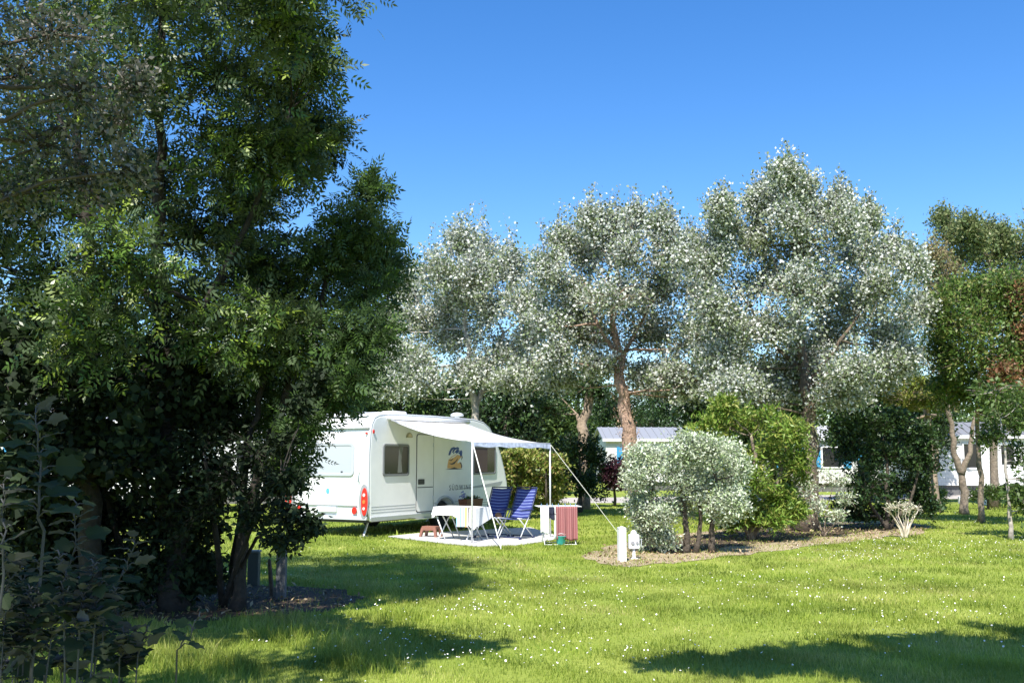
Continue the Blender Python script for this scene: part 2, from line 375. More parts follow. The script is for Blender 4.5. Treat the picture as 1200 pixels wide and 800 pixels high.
# dry litter on the shrub bed
def litter():
    n=9000; x=rng.uniform(.5,10.5,n); y=rng.uniform(14,24,n); k=inpoly(x,y,BEDP)
    n2=5000; x2=rng.uniform(-9,0,n2); y2=rng.uniform(8,14,n2); k2=inpoly(x2,y2,SOILP)
    p=np.concatenate([np.stack([x[k],y[k]],1),np.stack([x2[k2],y2[k2]],1)]); n=len(p)
    pos=np.concatenate([p,rng.uniform(.01,.03,(n,1))],1); N=rand_dirs(n,1.2); Yd=rng.normal(size=(n,3))
    o=scatter('leaf_litter',T_rhomb(.4),pos,N,Yd,rng.uniform(.03,.09,n),leafmat('litter',[(.16,.10,.05),(.32,.23,.13),(.45,.36,.22)],trans=.1,rough=.8),None,(0,0,0))
    tag(o,kind='stuff',label='dry fallen leaves littering the planting beds',cat='leaf litter')
litter()
# ------------------------------------------------------------------ caravan
W=mat('caravan_white',(.82,.83,.82),.28,noise=3,amt=.04,bump=.05,bscale=2.5); M_trim=mat('trim_grey',(.52,.55,.58),.35); M_alu=mat('aluminium',(.6,.62,.64),.3,.7)
M_dark=mat('dark_plastic',(.03,.03,.035),.4); M_glass=mat('smoked_glass',(.02,.022,.025),.08,spec=.3); M_frame=mat('window_frame_grey',(.16,.17,.18),.4)
M_red=mat('red_lens',(.6,.02,.02),.12,spec=.8); M_amber=mat('orange_lens',(.75,.18,.05),.12); M_clear=mat('clear_lens',(.75,.72,.72),.1); M_blind=mat('window_blind',(.42,.46,.52),.12,spec=.8)
M_rub=mat('rubber',(.02,.02,.02),.8); M_seam=mat('seam',(.08,.085,.09),.6); M_stripe=mat('stripe_grey',(.36,.38,.40),.5)
M_blue=mat('decal_blue',(.03,.08,.28),.5); M_sand=mat('decal_sand',(.75,.42,.16),.5); M_navy=mat('decal_dark',(.05,.04,.05),.5); M_lblue=mat('sticker_blue',(.12,.42,.75),.5)
def caravan():
    rt=empty('caravan',CORIG,CAVA,label='white touring caravan with rear window, red tail lamps and sunset emblem beside the awning',cat='caravan')
    X0=-2.9; Y0=-1.125
    sd_=lambda a,b,d:(X0+a,Y0-d,b)          # on the awning side: a along, b height, d proud
    fs_=lambda a,b,d:(X0+a,-Y0+d,b)
    rr_=lambda a,b,d:(X0-.03-d,Y0+a,b)      # on the rear: a across from the near corner
    prof=[(0.02,.36),(-.015,.6),(-.03,1.0),(-.03,1.75),(.0,2.15),(.05,2.36),(.14,2.49),(.3,2.55),(.7,2.585),(2.5,2.60),(4.2,2.585),(4.65,2.53),(4.95,2.40),(5.25,2.12),(5.5,1.75),(5.7,1.35),(5.82,1.02),(5.84,.8),(5.76,.55),(5.66,.36),(3.28,.36)]
    for k in range(1,9):
        t=PI*k/9; prof.append((2.86+.42*math.cos(t),.36+.38*math.sin(t)))
    prof.append((2.44,.36))
    bm=bmesh.new(); n=len(prof)
    A=[bm.verts.new((X0+a,Y0,b)) for a,b in prof]; B=[bm.verts.new((X0+a,-Y0,b)) for a,b in prof]
    fa=bm.faces.new(A); fb=bm.faces.new(B[::-1])
    for k in range(n): bm.faces.new((A[k],B[k],B[(k+1)%n],A[(k+1)%n]))
    bmesh.ops.recalc_face_normals(bm,faces=bm.faces)
    ed=[e for f in (fa,fb) for e in f.edges if min(v.co.z for v in e.verts)>.5 and not (abs(e.verts[0].co.x-(X0+2.86))<.5 and e.verts[0].co.z<1)]
    bmesh.ops.bevel(bm,geom=ed,offset=.045,segments=4,profile=.5,affect='EDGES')
    me=bpy.data.meshes.new('body'); bm.to_mesh(me); bm.free()
    o=link('body',me,W,rt); me.shade_smooth()
    try:
        bpy.context.view_layer.objects.active=o; 
        for p in me.polygons: p.use_smooth=(p.area<.5 and abs(p.normal.y)<.999)
    except: pass
    # grey edge rail following the outline of the side wall
    op=[p for p in prof[:20]]
    mb=MB()
    for side,yy in ((1,Y0-.004),(-1,-Y0+.004)):
        mb.tube([(X0+a,yy+side*.028,b) for a,b in [(q[0]+(.0 if q[0]<2 else -.0),q[1]) for q in op]],.024,6)
    mb.build('edge_rail',M_trim,rt,smooth=True)
    MB().prism(rrect(.0,2.4,.33,.42,.02),sd_,-.01,.03).prism(rrect(3.3,5.62,.33,.42,.02),sd_,-.01,.03).build('lower_rail',M_alu,rt,bevel=.006)
    mb=MB()
    for z in (.50,.56,.62): mb.prism([(.05,z),(1.66,z),(1.66,z+.014),(.05,z+.014)],sd_,0,.003); mb.prism([(2.40,z),(2.5,z),(2.5,z+.014),(2.40,z+.014)],sd_,0,.003); mb.prism([(3.3,z),(5.6,z),(5.6,z+.014),(3.3,z+.014)],sd_,0,.003)
    mb.prism([(3.2,.90),(5.45,.96),(5.5,.97),(5.6,1.07),(3.9,1.05)][:4],sd_,0,.003)
    mb.build_each('stripe',M_stripe,rt)
    # windows on the side
    def win(mp,a0,a1,b0,b1,pm=M_glass,fm=M_frame,fw=.045,r=.07):
        f=MB().ring(rrect(a0,a1,b0,b1,r),rrect(a0+fw,a1-fw,b0+fw,b1-fw,r*.6),mp,-.01,.028).build('window',fm,rt,bevel=.004)
        MB().prism(rrect(a0+fw-.004,a1-fw+.004,b0+fw-.004,b1-fw+.004,r*.6),mp,-.01,.016).build('pane',pm,f)
        c=MB()
        for q in (.22,.72): 
            a=a0+(a1-a0)*q; c.prism(rrect(a-.025,a+.025,b0+fw+.015,b0+fw+.04,.008),mp,.012,.026)
        c.build_each('catch',M_dark,f)
        return f
    f=win(sd_,.42,1.38,1.26,1.95)
    MB().prism([(.95,1.33),(1.12,1.33),(1.08,1.6),(1.14,1.89),(1.0,1.89)],sd_,.0165,.0185).build('curtain',mat('pale_reflection',(.16,.17,.16),.6),f)  # curtain strip standing in for light reflections on this pane
    f=win(sd_,4.12,5.22,1.25,1.95)
    MB().prism([(4.17,1.32),(4.8,1.32),(4.8,1.9),(4.17,1.9)],sd_,.0165,.0185).build('curtain',mat('inner_curtain',(.09,.06,.055),.7),f)
    win(fs_,.6,1.7,1.26,1.95); win(fs_,3.4,4.8,1.26,1.95)
    # rear window with drawn blind
    win(rr_,.40,1.85,1.27,1.97,pm=M_blind,fm=mat('frame_light',(.45,.48,.52),.4),fw=.06,r=.1)
    # front windows
    mb=MB()
    # door
    d=MB().prism(rrect(1.70,2.36,.46,2.17,.06),sd_,0,.014).build('door',W,rt,bevel=.004)
    mb=MB().ring(rrect(1.68,2.38,.44,2.19,.07),rrect(1.70,2.36,.46,2.17,.06),sd_,0,.009)
    mb.build('door_seal',M_seam,d)
    MB().prism([(1.72,.985),(2.34,.985),(2.34,1.005),(1.72,1.005)],sd_,.012,.0165).build('split_line',M_seam,d)
    h=MB().prism(rrect(1.74,1.98,1.06,1.18,.02),sd_,.012,.03); h.build('handle',M_dark,d,bevel=.004)
    MB().box(X0+2.33,X0+2.355,Y0-.03,Y0-.013,1.9,2.0).box(X0+2.33,X0+2.355,Y0-.03,Y0-.013,.7,.8).build_each('hinge',M_trim,d,bevel=.003)
    MB().prism([(1.62,.30),(2.42,.30),(2.42,.325),(1.62,.325)],sd_,-.3,.12).build('entry_step',M_alu,rt)
    # porch light: half round
    hp=[(1.38+.11*math.cos(R(a)),2.10+.11*math.sin(R(a))) for a in range(0,181,15)]
    hp2=[(1.38+.07*math.cos(R(a)),2.115+.065*math.sin(R(a))) for a in range(0,181,15)]
    pl=MB().prism(hp,sd_,0,.03).build('porch_light',mat('lamp_frame',(.35,.32,.22),.5),rt,bevel=.004)
    MB().prism(hp2,sd_,.025,.04).build('lamp_lens',mat('lamp_lens',(.62,.52,.35),.3),pl)
    # arch trim and wheels
    ao=[(2.86+.47*math.cos(R(a)),.36+.43*math.sin(R(a))) for a in range(0,181,12)]; ai=[(2.86+.42*math.cos(R(a)),.36+.38*math.sin(R(a))) for a in range(180,-1,-12)]
    MB().prism(ao+ai,sd_,-.004,.025).build('wheel_arch',M_trim,rt,bevel=.004)
    for s in (-1,1):
        wr=bpy.data.objects.new('wheel',None); C.objects.link(wr); wr.parent=rt; wr.location=(X0+2.86,s*.98,.33)
        MB().lathe([(.2,-.09),(.30,-.095),(.33,-.07),(.335,0),(.33,.07),(.30,.095),(.2,.09)],n=28,axis='y').build('tyre',M_rub,wr,smooth=True)
        MB().lathe([(.21,-.085),(.19,-.07),(.1,-.05),(.06,-.08),(.01,-.085)] if s<0 else [(.01,.085),(.06,.08),(.1,.05),(.19,.07),(.21,.085)],n=24,axis='y').build('rim',M_alu,wr,smooth=True)
    # tail lamps: tall lens shapes wrapping the corner, in a grey surround
    for s,(c,sg) in enumerate(((.10,1),(2.15,-1))):
        sur=[(c+sg*(-.12+.24*math.sin(PI*t)),.40+.70*t) for t in np.linspace(0,1,15)]+[(c-sg*.12,1.1)]
        tl=MB().prism(ell(c+sg*.02,.75,.125,.36),rr_,-.01,.03).build('tail_light',mat('lamp_surround',(.30,.31,.33),.4),rt,bevel=.006)
        MB().prism(ell(c-sg*.005,.74,.085,.29),rr_,.02,.045).build('lens',M_red,tl,bevel=.004)
        q=MB()
        q.prism(ell(c,.88,.03,.035),rr_,.04,.055); q.prism(ell(c,.60,.028,.03),rr_,.04,.055); q.build_each('clear_segment',M_clear,tl)
        MB().prism(ell(c,.74,.035,.04),rr_,.04,.055).build('orange_segment',M_amber,tl)
        MB().prism(ell(c+sg*.27,.55,.06,.075),rr_,0,.03).build('reflector',M_red,rt,bevel=.004)
        MB().prism(rrect(c-.02,c+.02,2.14,2.19,.015),rr_,-.03,.02).build('marker_lamp',M_red,rt,bevel=.004)
    MB().prism(ell(.07,2.2,.022,.04),sd_,0,.03).build('marker_lamp',M_red,rt)
    # rear details
    MB().prism([(.05,2.27),(2.2,2.27),(2.2,2.285),(.05,2.285)],rr_,-.05,.002).build('panel_seam',M_stripe,rt)
    MB().prism(rrect(.30,1.95,.645,.665,.008),rr_,0,.012).build('moulding',M_stripe,rt)
    MB().prism(rrect(.86,1.38,.515,.625,.01),rr_,0,.014).build('number_plate',mat('plate',(.7,.74,.8),.4),rt)
    MB().prism(ell(1.10,.95,.045,.06),rr_,0,.004).build('sticker',M_lblue,rt)
    MB().prism(rrect(.05,2.2,.36,.44,.02),rr_,-.02,.02).build('bumper',M_trim,rt,bevel=.005)
    MB().tube([rr_(.26,1.15,0),rr_(.26,1.15,.05),rr_(.26,1.35,.05),rr_(.26,1.35,0)],.012,6).build('grab_handle',M_trim,rt,smooth=True)
    # roof: rear spoiler, two vents, flue cap
    v=MB().prism([(.10,2.53),(.22,2.60),(.60,2.64),(.95,2.62),(1.0,2.59)],lambda a,b,d:(X0+a,d,b),-.9,.9).build('rear_roof_fairing',W,rt,bevel=.015)
    MB().box(X0+.3,X0+.85,-.35,.35,2.635,2.665).build('roof_panel',mat('panel_grey',(.25,.27,.3),.3),v,bevel=.01)
    for (a,y,ww,hh) in ((1.9,-.1,.42,.10),(3.9,.2,.30,.08)):
        q=MB().box(X0+a,X0+a+ww*1.6,y-ww/2,y+ww/2,2.59,2.64).build('roof_vent',M_trim,rt,bevel=.01)
        MB().prism([(a+.03,2.64),(a+.08,2.64+hh),(a+ww*1.6-.08,2.64+hh),(a+ww*1.6-.03,2.64)],lambda p,b,d:(X0+p,d,b),y-ww/2+.03,y+ww/2-.03).build('vent_dome',W,q,bevel=.03)
    MB().lathe([(.06,2.58),(.06,2.68),(.16,2.69),(.17,2.73),(.12,2.77),(.02,2.79)],c=(X0+4.3,-.55,0)).build('roof_vent',M_trim,rt,smooth=True)
    # steadies, drawbar
    for a in (.35,5.3):
        for y in (-.85,.85): MB().tube([(X0+a,y,.4),(X0+a-.18,y,.03)],.025,6).box(X0+a-.25,X0+a-.11,y-.06,y+.06,0,.03).build('corner_steady',M_alu,rt)
    MB().tube([(X0+5.5,-.5,.38),(X0+6.9,0,.42)],.035,6).tube([(X0+5.5,.5,.38),(X0+6.9,0,.42)],.035,6).box(X0+6.8,X0+7.1,-.05,.05,.38,.47).build('drawbar',M_alu,rt)
    MB().tube([(X0+6.6,.15,.7),(X0+6.6,.15,.12)],.025,6).lathe([(.09,-.03),(.1,0),(.09,.03)],c=(X0+6.6,.15,.1),axis='y').build('jockey_wheel',M_rub,rt)
    MB().box(X0+.05,X0+5.6,-1.02,1.02,.30,.36).build('chassis',M_dark,rt)
    # emblem: blue swooping birds over orange dunes
    def E(px,py): return (2.86+(px-150)/170*.82,1.385+(430-py)/190*.53)
    e=bpy.data.objects.new('emblem',None); C.objects.link(e); e.parent=rt
    MB().prism([E(172,420),E(175,390),E(183,350),E(205,325),E(250,300),E(300,318),(E(308,318)),E(280,345),E(262,372),E(270,380),E(285,368),E(296,372),E(302,400),E(304,422)],sd_,0,.003).build('dunes',M_sand,e)
    mb=MB()
    mb.prism([E(180,310),E(188,280),E(205,250),E(230,240),E(247,247),E(262,240),E(277,246),E(275,268),E(290,272),E(300,266),E(308,280),E(306,310),E(292,325),E(285,300),E(270,290),E(255,296),E(240,285),E(228,300),E(222,285),E(205,290),E(195,310)],sd_,.003,.006)
    mb.build('birds',M_blue,e)
    mb=MB()
    for q in (((200,300),(208,275),(228,256),(214,278),(206,302)),((226,286),(240,266),(262,256),(246,270),(232,288)),((268,288),(278,276),(292,276),(280,282)),((186,345),(215,325),(250,306),(262,306),(225,332))): mb.prism([E(*k) for k in q],sd_,.006,.008)
    mb.build_each('feather_gap',W,e)
    mb=MB()
    mb.prism([E(150,430),E(200,422),E(235,412),E(262,422),E(320,430)],sd_,.003,.0055)
    for q in (((180,345),(205,352),(225,335),(220,345),(205,360)),((185,380),(215,378),(245,360),(268,335),(262,352),(235,385),(212,390)),((285,370),(298,372),(308,400),(306,420),(298,418),(299,395)),((305,300),(312,330),(300,352),(303,330))):
        mb.prism([E(*k) for k in q],sd_,.003,.0055)
    mb.build_each('emblem_line',M_navy,e)
    # name lettering
    fc=bpy.data.curves.new('lettering','FONT'); fc.body='SÜDWIND'; fc.size=.17; fc.space_character=1.45; fc.extrude=.0015
    fo=bpy.data.objects.new('tmp',fc); C.objects.link(fo); bpy.context.view_layer.update()
    me=bpy.data.meshes.new_from_object(fo.evaluated_get(bpy.context.evaluated_depsgraph_get())); C.objects.unlink(fo); bpy.data.objects.remove(fo)
    lo=link('lettering',me,mat('letter_grey',(.12,.125,.13),.5),rt); lo.rotation_euler=(PI/2,0,0); lo.location=(X0+3.05,Y0-.004,.90)
    return rt
caravan()
# ------------------------------------------------------------------ awning
M_canvas=mat('canvas',(.80,.80,.80),.8,trans=.12,noise=2,amt=.03); M_white=mat('white_paint',(.8,.8,.8),.4); M_rope=mat('rope',(.8,.8,.72),.7); M_pole=mat('pole_metal',(.72,.73,.75),.35,.3)
PN=G(553,637.5); PF=G(645,630.0)
def awning():
    a0=cav(.62,.04,2.46); a1=cav(3.75,.04,2.48); b0=Vector((PN.x,PN.y,P(551.5,517.5,PN.y).z)); b1=Vector((PF.x,PF.y,P(644.5,520,PF.y).z))
    base=Vector(((a0.x+b1.x)/2,(a0.y+b1.y)/2,0))
    rt=empty('awning',base,label='white sun canopy stretched from the caravan on two thin poles',cat='awning')
    n=16; V=[];Fc=[]
    for lay in (0,1):
        for i in range(n+1):
            for j in range(n+1):
                u,v=i/n,j/n; p=a0.lerp(a1,u).lerp(b0.lerp(b1,u),v)
                sag=-.13*math.sin(PI*v)*(.6+.4*math.sin(PI*u))-.02*math.sin(PI*u)*math.sin(6*v)+.01*math.sin(u*17+v*5)*math.sin(PI*u)*math.sin(PI*v)
                V.append(p+Vector((0,0,sag-.004*lay)))
    m=(n+1)**2
    for i in range(n):
        for j in range(n):
            a=i*(n+1)+j; q=(a,a+1,a+n+2,a+n+1); Fc.append(q); Fc.append(tuple(m+x for x in q[::-1]))
    bd=[i*(n+1) for i in range(n)]+[n*(n+1)+j for j in range(n)]+[i*(n+1)+n for i in range(n,0,-1)]+[j for j in range(n,0,-1)]
    for k in range(len(bd)): a,b=bd[k],bd[(k+1)%len(bd)]; Fc.append((a,b,m+b,m+a))
    mb=MB(); mb.add(V,Fc); mb.build('canopy',M_canvas,rt,off=base,smooth=True)
    # valance with a patterned lower edge
    mb=MB(); mb2=MB(); k=24
    d=(b1-b0)/k
    for i in range(k):
        p,q=b0+d*i,b0+d*(i+1); mb.add([p+Vector((0,-.03,.0)),q+Vector((0,-.03,.0)),q+Vector((0,-.035,-.09+.012*math.sin(i+1))),p+Vector((0,-.035,-.09+.012*math.sin(i)))],[(0,1,2,3)])
    mb.build('valance',mat('valance_blue',(.50,.56,.72),.8,trans=.1,noise=12,amt=.35),rt,off=base)
    MB().tube([b0,b1],.022,8).build('front_bar',M_pole,rt,off=base,smooth=True)
    MB().tube([cav(.55,.05,2.5),cav(3.85,.05,2.52)],.045,8).build('roller_case',M_white,rt,off=base,smooth=True)
    for b in (b0,b1): 
        MB().tube([(b.x,b.y,0),(b.x,b.y,b.z)],.017,8).lathe([(.05,0),(.05,.015),(.02,.02)],c=(b.x,b.y,0),n=12).build('pole',M_pole,rt,off=base,smooth=True)
    e0=G(587,644); e1=G(726,628)
    for b,e in ((b0,e0),(b1,e1)):
        MB().tube([b,e+Vector((0,0,.03))],.011 if b is b0 else .007,5).tube([e+Vector((0,0,.08)),e-Vector((0,0,.02))],.008,5).build('guy_rope',M_rope,rt,off=base)
    MB().tube([a0,b0],.014,6).build('rafter',M_pole,rt,off=base,smooth=True)
awning()
# ------------------------------------------------------------------ ground mat
mm=MB().prism([(p.x,p.y) for p in MAT],lambda a,b,d:(a,b,d),.004,.022); o=mm.build('ground_mat',mat('mat_beige',(.50,.49,.47),.9,noise=6,amt=.12,bump=.4,bscale=120)); tag(o,'pale beige groundsheet spread on grass under awning','ground mat')
# ------------------------------------------------------------------ table
M_cloth=mat('tablecloth',(.80,.80,.79),.85,noise=4,amt=.03)
def table():
    c=G(541,630); c=Vector((-1.02,20.35,0)); c.z=0; rt=empty('folding_table',c,CAVA-PI/2,label='folding camping table with crossed white tubular legs under a cloth',cat='table')
    MB().box(-.47,.47,-.30,.30,.635,.66).build('tabletop',mat('laminate',(.5,.5,.48),.5),rt,bevel=.006)
    for sx in (-.36,.30):
        for s in (-1,1):
            MB().tube([(sx+s*.0,-.27*s,.635),(sx+s*.02,.27*s,.02)],.013,7).tube([(sx-.12*s,.27*s,.02),(sx+.12*s,.27*s,.02)],.013,7).build('leg',M_white,rt,smooth=True)
            MB().tube([(sx-.12,-.28*s,.635),(sx+.16,-.28*s,.02)],.013,7).build('leg',M_white,rt,smooth=True)
    # draped cloth
    cl=bpy.data.objects.new('x',None)
    n=40; a,b=.50,.33; V=[];Fc=[]
    rings=[]
    per=[]
    N=72
    for k in range(N):
        t=2*PI*k/N; ct,st=math.cos(t),math.sin(t); p=(abs(ct)**(.18)*(1 if ct>0 else -1)*a,abs(st)**(.18)*(1 if st>0 else -1)*b); per.append((p,t))
    for lev in range(7):
        for (p,t) in per:
            drop=0 if lev==0 else lev/6
            ex=p[0]; ey=p[1]
            hem=.18+.24*max(0,ex/a)*(.5+.5*(-ey/b)) + .03*math.sin(5*t)
            fl=.015*math.sin(11*t+1)+.012*math.sin(17*t); o_=1+ (.05*drop+fl*drop*1.2)
            V.append((p[0]*o_,p[1]*o_,.668-hem*drop+(-.004 if lev else 0)))
    for l_ in range(6):
        for k in range(N): j=(k+1)%N; Fc.append((l_*N+k,l_*N+j,(l_+1)*N+j,(l_+1)*N+k))
    Fc.append(tuple(range(N)))
    mb=MB(); mb.add(V,Fc); o=mb.build('tablecloth',M_cloth); o.location=c; o.rotation_euler=(0,0,CAVA-PI/2); md=o.modifiers.new('s','SOLIDIFY'); md.thickness=.003; md.offset=1
    tag(o,'plain white cloth draped over the folding table','tablecloth')
    # striped tea towel over the near edge
    m,n_,l=nt('tea_towel'); out=n_.new('ShaderNodeOutputMaterial'); bb=n_.new('ShaderNodeBsdfPrincipled'); tc=n_.new('ShaderNodeTexCoord'); sp=n_.new('ShaderNodeSeparateXYZ'); r=n_.new('ShaderNodeValToRGB'); r.color_ramp.interpolation='CONSTANT'
    l.new(tc.outputs['Generated'],sp.inputs[0]); l.new(sp.outputs['X'],r.inputs[0]); l.new(r.outputs[0],bb.inputs['Base Color']); l.new(bb.outputs[0],out.inputs[0]); bb.inputs['Roughness'].default_value=.9
    el=r.color_ramp.elements; el[0].color=(.35,.6,.8,1); el[1].position=.12; el[1].color=(.8,.8,.78,1)
    for pz,cc in ((.3,(.3,.58,.8)),(.42,(.75,.78,.72)),(.55,(.35,.65,.8)),(.66,(.8,.75,.6)),(.74,(.85,.45,.2)),(.93,(.8,.8,.8))):
        e=el.new(pz); e.color=(*cc,1)
    V=[];Fc=[];nx=12;nz=12
    for i in range(nx+1):
        for j in range(nz+1):
            u=i/nx;v=j/nz
            x=.13+.27*u; yv,z=(-.16-.6*v*.33,.682) if v<.33 else (-.40-.02*math.sin(9*u)*(v-.33),.682-.38*(v-.33)/.67)
            if v<.33: yv=-.2-(v/.33)*.20
            V.append((x,yv,z))
    for i in range(nx):
        for j in range(nz): a_=i*(nz+1)+j; Fc.append((a_,a_+nz+1,a_+nz+2,a_+1))
    mb=MB(); mb.add(V,Fc); o=mb.build('tea_towel',m); o.location=c; o.rotation_euler=(0,0,CAVA-PI/2); md=o.modifiers.new('s','SOLIDIFY'); md.thickness=.004; tag(o,'blue and orange striped tea towel hanging over the white tablecloth','tea towel')
table()
# ------------------------------------------------------------------ stool
def stool():
    c=G(505,629.5); rt=empty('step_stool',c,CAVA-PI/2+.1,label='small reddish brown plastic step stool beside the table',cat='stool'); m=mat('brown_plastic',(.25,.11,.075),.45)
    MB().prism(rrect(-.17,.17,-.12,.12,.03),lambda a,b,d:(a,b,d),.2,.235).box(-.165,.165,-.125,-.115,.15,.21).box(-.165,.165,.115,.125,.15,.21).build('seat',m,rt,bevel=.006)
    for sx in (-1,1):
        for sy in (-1,1):
            M=Matrix(((1,0,.18*-sx*0,0),(0,1,0,0),(0,0,1,0),(0,0,0,1)))
            v=[(sx*(.11),sy*.07,.2),(sx*.17,sy*.07,.2),(sx*.17,sy*.125,.2),(sx*.11,sy*.125,.2),(sx*.16,sy*.1,0),(sx*.21,sy*.1,0),(sx*.21,sy*.16,0),(sx*.16,sy*.16,0)]
            mb=MB(); mb.add(v,[(0,1,2,3),(7,6,5,4),(0,4,5,1),(1,5,6,2),(2,6,7,3),(3,7,4,0)]); mb.build('leg',m,rt,bevel=.004)
stool()
# ------------------------------------------------------------------ recliner chairs (face -Y locally)
def stripes():
    m,n,l=nt('blue_stripes'); out=n.new('ShaderNodeOutputMaterial'); b=n.new('ShaderNodeBsdfPrincipled'); b.inputs['Roughness'].default_value=.8
    a=n.new('ShaderNodeAttribute'); a.attribute_name='rnd'; mt=n.new('ShaderNodeMath'); mt.operation='MULTIPLY'; mt.inputs[1].default_value=9.5
    fr=n.new('ShaderNodeMath'); fr.operation='FRACT'; r=n.new('ShaderNodeValToRGB'); r.color_ramp.interpolation='CONSTANT'
    l.new(a.outputs['Fac'],mt.inputs[0]); l.new(mt.outputs[0],fr.inputs[0]); l.new(fr.outputs[0],r.inputs[0]); l.new(r.outputs[0],b.inputs['Base Color']); l.new(b.outputs[0],out.inputs[0])
    e=r.color_ramp.elements; e[0].color=(.016,.028,.17,1); e[1].position=.5; e[1].color=(.05,.08,.26,1); q=e.new(.66); q.color=(.26,.32,.56,1); q=e.new(.8); q.color=(.018,.03,.16,1)
    MATS['blue_stripes']=m; return m
M_str=stripes(); M_navyp=mat('navy_plastic',(.02,.03,.10),.4)
def sling(pts,w,name,par):
    n=24; V=[];rn=[]
    pts=[Vector(p) for p in pts]; seg=[(pts[i+1]-pts[i]).length for i in range(len(pts)-1)]; T=sum(seg)
    for k in range(n+1):
        d=T*k/n; i=0
        while i<len(seg)-1 and d>seg[i]: d-=seg[i]; i+=1
        p=pts[i].lerp(pts[i+1],min(1,d/seg[i]))
        for x in (-w/2,-w/4,0,w/4,w/2): V.append((x,p.y+ .02*(1-abs(x)/(w/2)),p.z-.015*(1-abs(x)/(w/2)))); rn.append(k/n)
    Fc=[(k*5+j,k*5+j+1,k*5+j+6,k*5+j+5) for k in range(n) for j in range(4)]
    o=npmesh(name,np.array(V),np.array(Fc),np.array(rn),M_str,par); md=o.modifiers.new('s','SOLIDIFY'); md.thickness=.012; return o
def chair(loc,rz,label,src=None):
    if src:
        r=src.copy(); C.objects.link(r); r.location=loc; r.rotation_euler=(0,0,rz); r['label']=label
        for ch in list(src.children):
            c=ch.copy(); C.objects.link(c); c.parent=r
        return r
    rt=empty('reclining_chair',loc,rz,label=label,cat='chair',group='blue striped folding camping chairs')
    sling([(0,.20,.41),(0,.34,.66),(0,.52,.99)],.42,'backrest',rt)
    sling([(0,-.27,.42),(0,0,.39),(0,.18,.39)],.42,'seat',rt)
    for s in (-1,1):
        x=s*.23
        MB().tube([(x,.19,.38),(x,.36,.69),(x,.54,1.01)],.013,7).build('back_frame',M_navyp,rt,smooth=True)
        MB().tube([(x,-.30,.42),(x,.22,.38)],.013,7).build('seat_frame',M_pole,rt,smooth=True)
        MB().tube([(x,-.26,.42),(x*1.05,.34,.02)],.012,7).build('leg',M_pole,rt,smooth=True)
        MB().tube([(x*1.08,.24,.55),(x*1.08,-.24,.02)],.012,7).build('leg',M_pole,rt,smooth=True)
        MB().box(x*1.12-.025,x*1.12+.025,-.24,.30,.56,.585).build('armrest',M_navyp,rt,bevel=.01)
        MB().box(x*1.05-.02,x*1.05+.02,.31,.37,0,.04).box(x*1.08-.02,x*1.08+.02,-.27,-.21,0,.04).build_each('foot',M_navyp,rt,bevel=.005)
    MB().tube([(-.23,.54,1.01),(.23,.54,1.01)],.013,7).tube([(-.26,.34,.04),(.26,.34,.04)],.011,7).tube([(-.27,-.24,.04),(.27,-.24,.04)],.011,7).build_each('crossbar',M_navyp,rt,smooth=True)
    return rt
CR=CAVA-PI/2
c0=chair((.06,20.6,.022),CR,'blue striped reclining chair nearest the clothes rack')
chair((-.44,20.9,.022),CR+.06,'blue striped reclining chair nearest the caravan and table',c0)
# small tan bag between the chairs
b=MB().lathe([(.03,0),(.09,.02),(.10,.08),(.07,.14),(.03,.16)],n=14); o=b.build('bag',mat('tan',(.32,.17,.09),.7),smooth=True); o.location=(-.20,20.60,.40); tag(o,'little tan pouch lying on the seat of a blue chair','bag')
o.location=(-.28,20.72,.415); o.scale=(.75,.75,.75)
# ------------------------------------------------------------------ planter by the caravan wheel
def planter():
    c=cav(3.35,.42,0); rt=empty('planter_box',c,CAVA,label='brown flower trough on a stand beside the caravan wheel',cat='planter')
    v=[(-.34,-.1,.5),(.34,-.1,.5),(.34,.1,.5),(-.34,.1,.5),(-.38,-.12,.70),(.38,-.12,.70),(.38,.12,.70),(-.38,.12,.70)]
    mb=MB(); mb.add(v,[(3,2,1,0),(0,1,5,4),(1,2,6,5),(2,3,7,6),(3,0,4,7),(4,5,6,7)]); mb.build('trough',mat('brown_wood',(.16,.06,.035),.6,noise=20),rt,bevel=.008)
    for x in (-.3,.3): MB().box(x-.02,x+.02,-.09,-.05,0,.5).box(x-.02,x+.02,.05,.09,0,.5).build_each('stand_leg',M_dark,rt)
    n=220; pos=np.stack([rng.uniform(-.36,.3,n),rng.uniform(-.1,.1,n),rng.uniform(.69,.75,n)],1)
    scatter('foliage',T_rhomb(.6),pos,rand_dirs(n,.5),rng.normal(size=(n,3)),rng.uniform(.03,.06,n),leafmat('planterleaf',[(.03,.07,.02),(.06,.12,.03)],trans=.2),rt,(0,0,0))
    n=60; pos=np.stack([rng.normal(-.42,.03,n),rng.uniform(-.1,.0,n),rng.normal(.80,.035,n)],1)
    scatter('flowers',T_rhomb(.8),pos,rand_dirs(n,.2),rng.normal(size=(n,3)),rng.uniform(.03,.06,n),leafmat('blueflower',[(.08,.12,.45),(.2,.25,.6),(.6,.6,.8)],trans=.2),rt,(0,0,0))
planter()
